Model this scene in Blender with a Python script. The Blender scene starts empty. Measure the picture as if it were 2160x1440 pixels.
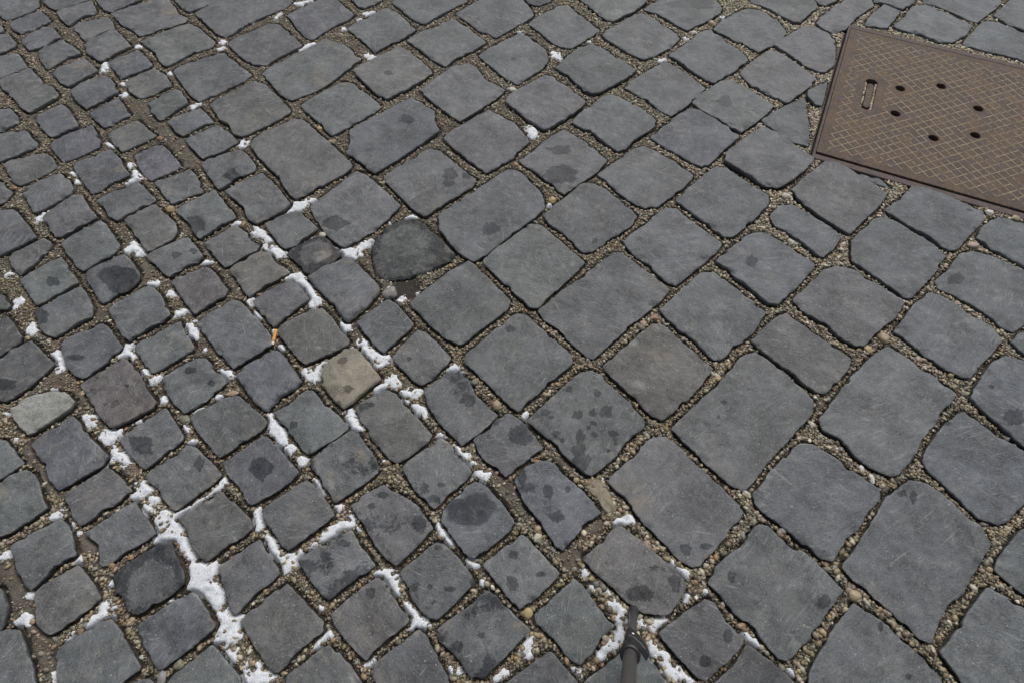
import bpy, math, random
import numpy as np
from mathutils import Vector, Matrix

# ------------------------------------------------------------------ survey of the paving
# stone outlines were measured on the photograph (tile letter + points) and are laid out on the real
# ground plane (metres) by the photograph's own camera height and pitch
STONES = """A -20,-40 235,-30 248,25 190,75 30,130 5,105 -40,60
A 62,150 90,130 245,65 318,125 290,145 130,210 75,180 |blue
A 132,255 180,215 290,165 330,175 385,240 345,255 290,290 180,318 |blue
A -40,225 50,215 105,275 75,310 -40,350
A -40,150 5,160 22,195 -40,225
A 240,325 265,300 390,250 480,310 512,340 420,365 295,440 250,375
A -30,355 110,340 178,430 60,470 -30,510
A -10,515 30,490 185,430 275,522 140,580 75,620 20,570 |warm
A 88,622 130,585 280,540 340,560 372,605 340,630 190,715 140,690 |warm
A 325,455 380,425 530,370 625,450 560,480 430,548 380,520 |shell
A 265,10 290,-60 480,-60 560,0 360,65 310,45
A 355,75 400,50 575,0 612,75 580,90 520,100 430,160 395,130
A 455,165 520,130 660,105 700,120 725,180 640,205 530,258 480,200 |warm
A 525,290 555,250 725,185 835,298 740,335 630,390 560,345
A 675,390 870,310 960,400 935,430 760,500 740,470 |blue
A 450,575 500,530 660,475 700,500 750,585 670,625 545,690 480,640 |blue
A 785,520 830,490 980,430 1050,480 1085,540 1040,555 950,600 885,620 820,580 |warm
A 930,650 970,620 1110,560 1150,580 1190,655 1110,700 1010,765 960,720
A 565,710 610,685 745,625 780,660 825,728 760,750 660,805 600,760 |blue
A 215,740 240,715 385,655 430,690 495,795 420,825 320,865 240,795 |blue
A -40,690 60,685 110,735 115,775 -40,845
A -30,850 60,830 165,825 200,880 235,900 230,925 -30,1030
A 315,915 350,875 575,785 600,830 635,895 630,925 500,985 390,1018 340,960 |blue
A 675,850 720,820 870,755 930,815 990,855 930,885 770,958 710,900 |warm
A 1055,770 1090,745 1260,680 1300,715 1355,775 1290,785 1160,858 1115,840 1080,795 |blue
A 15,1040 60,1010 270,960 320,985 352,1045 300,1085 120,1170 80,1150 |warm
A 460,1055 500,1020 700,945 760,1010 820,1105 740,1145 580,1225 520,1150 |blue
A 838,985 880,955 1020,905 1150,1048 1040,1100 950,1142 890,1090 |blue2
A 1170,880 1210,860 1380,790 1440,830 1505,895 1440,940 1275,1010 1220,950
A 1275,1045 1310,1010 1520,940 1570,985 1620,1050 1610,1080 1500,1130 1380,1200 1330,1130 |wet 1470,1115,60,35
A 145,1215 200,1170 370,1090 430,1140 465,1195 450,1230 340,1290 215,1350 165,1260
A -40,1130 20,1160 82,1215 10,1285 -40,1300 |blue
A 610,1270 660,1230 870,1145 920,1200 985,1265 900,1310 740,1390 690,1370 660,1310
A 970,1150 1200,1065 1240,1110 1285,1215 1190,1240 1080,1292 1010,1200
A 1425,1215 1470,1180 1660,1095 1720,1150 1840,1290 1800,1330 1620,1415 1565,1380 1545,1310
A 585,-30 900,-30 880,5 700,78 650,60
A 712,95 760,65 1010,-15 1060,-10 1100,40 1130,90 1190,110 1160,140 980,195 880,228 840,190 770,160 |mud 1075,75,55,30
A 885,262 930,235 1195,140 1260,180 1365,270 1340,295 1200,340 1050,420 1010,390 980,330
A 1090,445 1130,415 1410,320 1490,390 1595,470 1540,510 1400,580 1260,640 1200,600 1140,520
A 1230,85 1265,65 1430,-30 1840,-40 1850,10 1800,45 1600,130 1430,235 1370,215 1300,150
A 1070,-40 1400,-40 1385,5 1200,75 1150,50
A 1435,270 1480,235 1700,145 1760,150 1850,225 1912,285 1870,310 1760,365 1680,408 1600,405 1540,370 1470,310
A 1325,660 1370,630 1610,510 1680,530 1760,610 1840,700 1770,750 1600,835 1530,860 1470,845 1455,790 1390,760 |warm
B 370,90 410,65 560,0 620,-30 690,0 800,90 770,125 650,175 535,245 480,220 440,180 400,120
B 770,-40 960,-40 980,0 870,52 830,40 790,10
B 1035,10 1080,-40 1480,-50 1520,5 1340,95 1245,155 1190,140 1100,60
B 752,180 800,145 1010,45 1060,65 1195,190 1100,245 985,300 930,328 880,280 810,220
B 1440,80 1500,45 1560,5 1700,-40 1850,-40 1945,95 1830,165 1700,235 1590,190 1500,120
B 205,462 260,430 480,320 620,250 650,262 740,285 845,375 780,425 720,465 680,500 600,550 530,590 400,630 330,595 270,520 |chip
B 785,450 840,420 1080,295 1130,315 1305,455 1230,510 1090,590 1000,632 960,610 900,560 830,490 |warm,wet 1018,468,28,14
B 1130,255 1180,220 1430,120 1500,160 1640,270 1540,330 1440,370 1380,420 1330,400 1240,330
B 1583,345 1640,310 1830,205 1900,220 2020,310 2030,380 1990,430 1900,490 1830,528 1770,500 1680,430 |wet 1808,373,20,12
B 462,665 520,620 740,505 800,530 980,670 890,730 760,800 660,858 620,820 560,755 490,700
B 748,965 765,920 770,830 850,780 1160,620 1230,650 1310,710 1310,770 1340,830 1270,880 1110,990 930,1098 880,1070 820,1020 |blue,wet 1140,762,48,24
B 1215,575 1260,540 1420,425 1520,400 1570,420 1620,500 1755,570 1690,630 1560,715 1470,768 1420,740 1300,650
B 1365,880 1420,830 1590,730 1650,690 1760,750 1810,770 1915,895 1830,960 1810,1000 1700,1060 1630,1100 1570,1050 1440,950 |dirty
B 980,1125 1060,1060 1290,930 1340,950 1450,1040 1578,1140 1540,1190 1400,1270 1245,1368 1190,1340 1080,1230 |wet 1405,1105,42,34,1400,1165,35,24,1510,1112,28,22
B 130,905 180,860 420,750 475,755 640,900 800,1045 740,1095 600,1170 430,1260 390,1230 310,1110 200,1000 |warm
C 313,640 350,590 560,480 600,475 660,515 835,650 740,730 600,820 560,825 460,760
C 460,150 510,115 660,35 720,35 760,75 920,185 850,240 740,300 680,300 620,275 560,220
C 425,-40 640,-40 600,10 520,35 460,20 |wetall
C 760,-30 780,-50 1180,-60 1240,-5 1130,75 1000,135 950,120 860,60
C 922,225 960,190 1160,80 1230,100 1430,235 1380,290 1270,350 1190,375 1120,350 1020,290
C 1190,60 1230,30 1330,-40 1620,-40 1698,65 1620,120 1470,190 1420,170 1290,90 |puddle 1500,20,130,42
C 632,430 680,380 780,300 870,275 930,300 1050,380 1148,445 1080,500 950,570 880,605 820,580 720,490 |dark2
C 738,775 790,720 940,605 1000,600 1060,630 1180,690 1280,775 1250,815 1130,890 1080,945 1030,958 980,930 870,840 780,800
C 1072,550 1110,510 1320,390 1390,410 1590,555 1500,640 1420,700 1370,730 1310,705 1240,650 1160,600
C 1345,355 1400,320 1570,195 1620,195 1700,250 1860,375 1790,440 1640,530 1590,510 1480,440 1400,380
C 1632,185 1680,130 1840,50 1920,60 2040,120 2100,205 2050,270 1920,330 1870,300 1800,270 1700,220
C 1498,650 1550,600 1690,515 1750,510 1850,570 2020,670 1950,740 1880,790 1810,835 1760,810 1680,760 1560,695 |wet 1705,642,46,32
C 1235,865 1290,820 1400,730 1500,680 1560,700 1680,770 1805,860 1730,930 1610,1040 1560,1055 1500,1030 1430,985 1310,920 |blue
C 398,1020 460,980 600,870 690,820 740,850 850,920 965,1010 900,1090 760,1180 690,1228 640,1200 540,1110 |puddle 665,955,68,32,672,1105,92,62
C 900,1105 960,1060 1120,950 1200,920 1260,955 1390,1020 1515,1110 1440,1190 1290,1300 1210,1318 1150,1290 1050,1230 1000,1180
D 258,1020 262,985 420,860 510,815 560,830 820,1010 815,1040 730,1120 640,1180 600,1190 500,1180 440,1130 320,1060 |tall
D 425,5 440,-40 800,-60 860,45 740,145 690,140 560,60
D 578,285 640,240 770,165 830,170 930,220 965,260 965,400 920,455 870,460 800,430 700,360
D 360,460 420,400 540,320 600,325 680,375 835,480 850,500 800,550 660,655 600,625 430,535
D 800,-40 1020,-40 960,15 900,38 860,20
D 848,150 880,100 1020,0 1060,-40 1180,-20 1215,35 1100,110 1040,180 960,210 910,190
D 1150,160 1180,110 1280,20 1385,70 1290,185 1220,170 |cool
D 1210,10 1230,-40 1480,-40 1470,15 1390,60 1330,40 1270,20
D 1330,165 1400,110 1460,35 1540,25 1700,90 1845,155 1790,225 1700,270 1620,265 1480,210 1400,200 |cool
D 1520,0 1540,-40 2040,-60 2010,30 1870,140 1830,130 1680,60 |cool
D 1965,100 2060,10 2100,-20 2240,-20 2240,200 2160,190 2060,150 |cool
D 1775,275 1800,240 1905,130 2000,140 2240,240 2240,420 2160,385 2000,340 1880,310 |cool
D 785,580 920,510 910,560 880,670 840,665 800,620 |dark2,cool
D 495,760 570,710 770,610 780,640 800,800 805,915 740,910 640,870 |cool
D 1060,1080 1110,1085 1250,1120 1330,1185 1230,1160 1150,1135 |low,cool
E 270,420 300,390 460,275 520,280 560,350 612,415 530,450 380,540 350,540 320,500
E 1110,370 1160,340 1360,245 1400,300 1495,415 1400,465 1260,550 1230,525 1190,440 1140,410 |wet 1240,465,60,60
E -40,370 80,360 110,385 190,490 230,540 170,570 0,655 -40,665 |blue
E 785,430 830,405 980,330 1020,370 1110,455 1118,510 1080,560 930,630 895,590 840,500 |warm
E 380,580 420,545 630,430 660,450 755,590 720,640 520,750 480,720 420,640
E 45,670 90,630 280,540 320,570 315,610 250,660 200,720 115,775 85,745 |warm
E 115,805 170,770 380,660 410,700 495,825 400,870 225,970 190,920 |wet 335,820,45,30
E 915,660 960,630 1080,580 1190,540 1240,600 1282,660 1250,690 1150,735 1070,790 1030,765 980,710 |wet 1118,655,28,22,1220,630,24,18
E 1285,580 1320,550 1480,470 1530,490 1600,560 1640,590 1620,625 1490,690 1420,725 1380,690 1320,620 |warm
E 530,780 560,745 780,645 820,680 880,760 890,800 840,860 650,960 620,930 590,870 |blue,puddle 770,800,105,90
E 1445,745 1490,710 1640,625 1700,640 1740,700 1835,750 1790,790 1680,840 1570,915 1540,880 1490,800 |warm2
E 1072,820 1120,790 1300,720 1330,740 1440,870 1420,920 1310,970 1230,1030 1190,980 1120,880 |warm
E 215,1010 270,970 510,850 540,890 585,990 580,1040 480,1085 350,1170 290,1155 250,1110 |wet 260,1040,55,60
E -40,895 20,905 65,970 40,1000 -40,1015 |dark
E 685,1010 720,975 920,850 970,860 1020,910 1075,1030 1030,1070 930,1120 820,1195 780,1170 700,1050
E 1595,945 1640,905 1840,800 1900,860 1955,930 1900,970 1790,1050 1730,1105 1690,1070 1640,1010
E 1675,465 1720,430 1900,370 1950,430 2010,490 1960,520 1870,590 1810,612 1770,590 1730,540
E 1810,650 1850,610 2010,530 2060,545 2160,650 2110,700 1970,785 1930,760 1880,700 |dark,patch
E 1245,1090 1290,1050 1470,940 1520,950 1600,1030 1715,1165 1715,1220 1640,1270 1540,1330 1475,1380 1440,1350 1350,1230
E 1745,1130 1800,1090 1960,1000 2040,990 2100,1050 2210,1190 2200,1220 2100,1270 1930,1340 1890,1320 1820,1230 |warm
E -40,1060 40,1035 70,1070 130,1160 120,1200 0,1285 -40,1300 |dark
E 380,1210 430,1170 640,1080 680,1110 765,1230 740,1270 640,1350 530,1435 470,1420 400,1330 |blue,wet 480,1300,60,20
E 840,1225 880,1195 1130,1070 1170,1110 1190,1180 1230,1235 1150,1290 960,1400 920,1360
F 515,350 560,310 820,110 890,150 1095,335 1040,390 960,470 900,510 800,570 740,605 700,590 620,520 560,430 |puddle 680,450,75,42
F 890,640 930,560 1000,480 1080,440 1190,425 1250,460 1440,640 1400,690 1250,750 1100,790 980,795 940,760 915,710 |dark,sunk
F 1325,415 1360,380 1770,110 1830,115 1880,150 1990,260 2010,350 1950,410 1800,520 1640,650 1550,695 1480,650 1360,530 1330,480 |wet 1665,490,68,35
F 505,790 545,760 740,665 800,690 960,850 960,890 900,960 770,1070 740,1065 650,950 560,860 |edge
F 1150,960 1190,920 1440,730 1520,690 1560,710 1790,940 1770,1000 1620,1110 1480,1225 1400,1190 1350,1170 1250,1060 |dark2
F 810,1070 850,1040 1010,935 1060,960 1180,1090 1120,1150 990,1265 940,1240
F 1035,1300 1080,1250 1200,1120 1260,1140 1410,1290 1390,1340 1290,1430 1230,1480 1180,1450 1110,1380 |wet 1150,1308,20,14
G 175,700 220,650 480,450 540,460 640,550 825,705 740,790 610,900 530,985 490,990 440,960 330,850
G 548,405 590,370 800,200 860,190 960,240 1165,405 1110,470 940,580 870,625 810,635 770,600 680,510 600,455 |wet 888,565,22,18
G 1062,570 1110,520 1220,450 1250,410 1330,355 1400,360 1480,420 1690,580 1660,630 1540,730 1400,845 1350,830 1250,740 1120,640
G 1390,305 1440,260 1640,95 1720,105 1880,215 1990,275 1985,330 1880,440 1760,535 1700,540 1650,500 1500,390
G 520,1000 570,960 950,680 1000,640 1060,650 1360,870 1300,950 1130,1080 1040,1160 880,1310 830,1290 720,1190 580,1070
G 1290,1000 1340,960 1560,760 1640,760 1790,870 1970,1015 1930,1080 1860,1180 1770,1230 1690,1310 1640,1310 1560,1240 1400,1110
G 40,1310 80,1270 380,1020 440,1020 560,1130 745,1290 740,1340 620,1440 400,1640 340,1600 200,1460 |wet 350,1120,28,20
H 205,700 240,660 430,510 510,505 600,560 845,710 800,770 720,860 600,970 540,965 490,920 410,850 330,800 300,750 |wet 432,700,35,32
H 550,410 610,340 680,330 800,390 1005,530 970,600 890,670 830,640 700,530 590,470 |cool
H 695,240 740,190 900,65 970,70 1070,125 1180,190 1290,280 1230,360 1130,450 1060,525 990,490 870,410 720,290
H 1280,365 1380,300 1450,220 1530,225 1700,285 1915,380 1900,450 1820,520 1740,620 1690,625 1560,530 1400,450 |cool,wet 1812,370,25,14
H 1070,560 1130,500 1220,420 1280,410 1400,470 1560,560 1665,660 1620,740 1560,810 1440,930 1400,915 1300,840 1170,750 1070,690 |cool
H 1865,540 1900,470 1990,410 2160,450 2300,520 2300,800 2160,720 2020,640 1930,600 |cool
H 1605,810 1680,750 1760,640 1830,625 1930,650 2160,750 2300,830 2300,960 2160,1090 2100,1145 2020,1110 1850,970 1720,900 1640,870 |cool,wet 1735,800,52,40
H 690,935 760,880 900,740 980,725 1080,745 1200,820 1380,930 1400,960 1340,1060 1240,1130 1150,1225 1100,1230 1020,1190 900,1090 760,1010
H 1335,1140 1400,1060 1460,970 1560,895 1640,920 1830,1040 1960,1120 2020,1200 1930,1300 1820,1430 1760,1420 1640,1360 1480,1240 1390,1170 |cool
I -40,370 60,300 195,232 230,270 340,380 280,440 160,540 30,620 -40,600 |dark,wet 40,510,60,35
I 60,665 130,610 210,580 300,565 420,565 480,620 440,670 300,760 180,832 120,770 75,700 |light
I 505,515 560,470 780,345 810,360 880,440 920,530 1000,625 960,665 850,720 700,785 650,740 590,650 |mauve,wet 805,521,14,12
I 1010,480 1050,440 1230,345 1300,340 1350,400 1430,490 1390,530 1280,620 1160,690 1120,650 1050,560 |wet 1205,420,40,25,1335,500,25,20
I 1485,450 1540,400 1730,285 1780,310 1910,485 1860,540 1760,590 1690,680 1660,670 1580,590 1520,500 |blue,edge
I 1205,725 1250,680 1470,575 1520,590 1600,660 1695,745 1650,800 1540,870 1385,970 1340,920 1240,800
I 190,890 240,850 460,705 510,760 560,840 685,965 640,1020 520,1095 365,1180 310,1110 280,1020 240,960 |blue2
I 745,855 800,810 1045,655 1090,730 1155,830 1150,860 1080,920 910,1045 860,1000 790,930 |wet 890,890,75,65
I -40,860 40,855 80,930 140,1000 60,1065 -40,1120
I 915,1095 960,1050 1180,900 1240,910 1330,1000 1400,1080 1340,1140 1220,1220 1095,1310 1050,1260 960,1140 |wet 1260,1010,35,40
I 1410,1000 1460,980 1560,900 1660,830 1700,850 1790,950 1890,1065 1840,1120 1760,1180 1590,1275 1550,1230 1520,1170 1440,1080 |blue,puddle 1650,1045,75,70
J 290,690 350,655 500,545 540,550 620,640 690,700 765,785 700,840 510,955 470,920 380,800 |wet 420,765,25,22
I -40,1170 60,1080 160,1050 210,1075 245,1150 250,1210 300,1290 220,1340 60,1450 -40,1480
I 400,1215 450,1180 680,1030 740,1080 830,1180 780,1210 740,1260 600,1340 510,1400 460,1350 430,1270
J 580,460 610,380 680,330 740,280 820,275 860,330 970,470 920,510 830,590 730,665 690,630 600,520 |tan,wet 735,365,30,25,765,540,34,24,700,630,24,20
J 800,650 850,610 1010,535 1075,560 1100,620 1180,700 1300,830 1260,880 1160,960 1070,1005 1020,980 920,860 850,760 |warm,wet 900,635,30,16
J 1240,550 1290,500 1400,420 1480,440 1540,490 1560,560 1640,640 1710,705 1650,770 1560,840 1480,895 1430,840 1330,740 1270,650 |wet 1520,605,50,42,1440,450,75,40
J 1550,860 1600,820 1770,690 1830,720 1890,770 2000,910 1940,950 1840,1030 1760,1095 1720,1060 1620,980 |wet 1860,830,90,60
J 515,1000 570,940 770,800 830,830 880,900 975,1030 920,1090 800,1180 680,1255 640,1220 580,1110 |stain,wet 800,1062,22,12,930,1000,40,40
J 1100,1040 1150,990 1350,850 1400,880 1460,960 1545,1065 1490,1130 1380,1220 1310,1300 1270,1270 1160,1150 |wet 1345,1145,25,18,1305,1230,40,28
K 455,745 500,690 650,560 800,420 870,420 920,440 1000,530 1100,620 1195,740 1190,790 1100,850 1010,970 900,1070 860,1085 800,1060 700,960 560,830 |spotted,wet 720,540,25,20,898,565,24,24,570,690,32,28,608,722,20,15,778,705,32,30,865,693,27,25,958,678,40,42,873,757,18,16,845,788,12,14,882,830,18,17,640,825,25,18,680,865,18,14,795,840,30,40,1000,825,32,25,1015,860,18,15,1012,890,14,12,970,932,16,11,785,930,45,50,800,1010,60,60
K 930,400 990,350 1160,200 1250,125 1320,140 1400,210 1640,410 1590,470 1480,600 1380,690 1310,740 1240,700 1140,600 1040,510 |warm2
K 1365,790 1450,710 1600,570 1760,400 1800,340 1890,310 1960,350 2080,430 2280,620 2290,640 2240,720 2130,840 2000,980 1880,1140 1830,1190 1740,1140 1600,1020 1480,900 |wet 1700,630,18,16,1665,720,12,12
L 425,230 480,180 600,80 660,60 720,110 880,220 1075,350 1050,410 980,500 900,570 850,560 760,500 620,390 500,300 |dull
L 860,730 920,650 1060,470 1200,330 1290,270 1370,310 1500,400 1740,570 1700,630 1630,680 1610,760 1520,840 1480,950 1370,1080 1310,1090 1200,1040 1100,970 1040,890 980,840 890,800
L 1820,600 1870,500 1960,370 2040,335 2110,345 2300,420 2300,980 2160,900 2040,800 1920,690 |cool,wet 1952,530,18,15,2085,725,62,55
L 2085,240 2120,200 2300,100 2300,400 2160,310 |cool
L 1520,990 1560,900 1640,790 1730,690 1790,685 1880,750 2100,890 2300,1010 2300,1150 2160,1260 2060,1380 2000,1400 1900,1370 1800,1280 1680,1160 1570,1060 |cool
M 65,580 110,545 390,400 440,480 480,630 400,660 340,710 300,760 190,855 160,820 100,690
M 215,870 260,820 490,690 540,750 635,905 600,940 320,1135 260,1115 225,1060 215,980 |warm
M -40,840 10,840 45,980 0,1090 -40,1120 |dark2
M 530,485 590,450 850,285 880,340 930,410 985,490 940,530 780,610 655,710 625,680 620,580 560,530
M 720,770 790,700 1000,555 1080,550 1110,630 1165,720 1165,810 1100,870 870,1010 820,990 790,920 730,850 |dark2,patch
M 1130,400 1180,360 1420,225 1470,290 1590,410 1595,460 1540,510 1410,590 1300,675 1240,620 1180,490 |dull
N 205,350 260,310 500,155 540,180 620,270 680,375 620,430 480,530 385,600 340,560 270,450
M 870,1080 930,1030 1220,855 1270,920 1365,1080 1300,1140 1150,1260 1005,1365 970,1310 900,1170 |blue
M 350,1240 420,1170 700,1030 740,1090 890,1340 840,1400 700,1480 400,1500 355,1400
M -40,1130 60,1100 110,1100 160,1230 200,1360 220,1500 -40,1500
M 1080,1400 1340,1190 1410,1270 1520,1420 1560,1500 1000,1500
M 830,1445 940,1410 970,1440 970,1500 780,1500
M 1380,705 1430,660 1640,530 1680,600 1770,740 1730,780 1600,880 1490,1010 1450,960 1400,800
N 70,1050 130,990 370,800 440,880 600,1050 600,1110 520,1190 400,1300 310,1375 240,1330 150,1170 |dull
N 370,1400 430,1350 640,1195 700,1240 780,1340 860,1450 860,1500 380,1500 |green
N 445,670 500,620 700,500 790,475 830,560 935,690 900,720 780,800 640,910 600,880 520,780 |stain,wet 620,640,40,30,740,555,40,25
N 775,310 830,270 990,180 1050,230 1150,280 1210,330 1300,460 1240,530 1150,620 1070,700 1020,670 940,580 880,470 |wet 915,320,25,22,1215,430,35,60,980,250,45,20
N 1360,345 1420,290 1560,165 1620,180 1700,260 1830,430 1780,480 1680,570 1560,660 1500,620 1400,480 1355,410 |blue,puddle 1550,340,148,105
O 375,160 430,80 580,25 620,50 680,120 800,220 920,360 860,410 760,510 680,600 640,580 540,420 440,300 |blue,wet 590,230,35,45,640,395,45,32,715,215,18,25,420,130,30,50
N 1085,740 1140,690 1320,550 1370,560 1440,620 1570,800 1520,840 1430,940 1330,1035 1280,1030 1220,980 1150,880 |green,wet 1410,845,40,18,1330,585,25,18,1280,830,18,18
N 650,1010 700,970 940,770 980,800 1050,910 1150,1040 1100,1090 980,1180 880,1295 840,1260 740,1160 |warm,wet 910,870,32,36
N 1330,1100 1390,1050 1500,980 1640,855 1700,890 1760,960 1920,1100 1860,1160 1740,1290 1600,1430 1540,1410 1450,1270 1340,1170 |stain,wet 1605,1138,18,18,1460,1210,30,35
N 1615,690 1680,640 1860,500 1900,520 1960,590 2105,745 2050,810 1950,910 1850,980 1800,940 1700,800 |wet 1810,630,35,28,1980,750,25,18,1800,810,35,50
N 920,1330 980,1270 1210,1095 1250,1140 1320,1260 1390,1400 1400,1480 960,1500 915,1400 |dark2
O 505,1010 560,950 750,780 790,810 880,930 1010,1080 950,1150 860,1250 800,1330 740,1300 640,1180 520,1060 |green
O 290,1460 600,1240 660,1300 780,1440 790,1500 250,1500 |dark2
O 820,1430 1050,1250 1180,1230 1350,1430 1370,1500 800,1500 |green
O 810,650 880,590 1000,470 1050,440 1120,490 1280,630 1420,750 1460,830 1400,950 1340,1010 1190,1000 1080,920 980,820 880,730 |warm,wet 1170,870,82,55,1390,815,35,60
O 1285,1130 1350,1070 1580,905 1640,930 1700,1040 1830,1160 1820,1200 1740,1290 1590,1425 1540,1410 1440,1310 |green,dark2,wet 1730,1140,28,45,1580,1300,38,40
O 965,165 1010,110 1120,10 1240,-110 1330,-120 1400,-70 1540,70 1700,210 1840,355 1790,420 1680,560 1560,690 1500,705 1420,660 1330,560 1200,430 1080,280 |mud,wet 1465,590,42,36,1590,570,38,25
P 215,1430 330,1320 410,1195 480,1240 640,1370 760,1480 150,1490 |dark
P 160,800 210,700 370,560 480,430 540,440 620,520 740,590 840,660 1020,850 1010,880 940,970 850,1110 660,1305 600,1280 520,1180 420,1070 330,1000 250,890 |wet 308,770,25,40,900,920,42,48
P 440,240 500,170 600,50 740,-80 830,-70 940,0 1080,100 1250,215 1260,260 1190,340 1090,490 950,665 880,650 780,570 600,420 480,340 |cool
P 1000,710 1080,620 1180,460 1290,270 1440,150 1540,180 1640,240 1780,380 1890,440 1960,560 1880,680 1790,870 1680,940 1640,1030 1580,1190 1500,1150 1380,1040 1200,880 1080,790 |cool,wet 1455,270,22,42,1385,240,28,20
P 800,1390 850,1290 960,1090 1090,930 1150,980 1290,1060 1390,1170 1450,1210 1540,1290 1640,1400 1680,1500 810,1500 |cool,wet 1260,1085,20,28,1430,1395,22,20
P 1630,1240 1720,1130 1850,930 1930,830 2000,870 2160,970 2300,1060 2300,1500 1840,1500 1740,1400 |cool
P 1975,720 2030,620 2130,480 2300,420 2300,900 2160,870 2060,790 |cool"""
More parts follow.
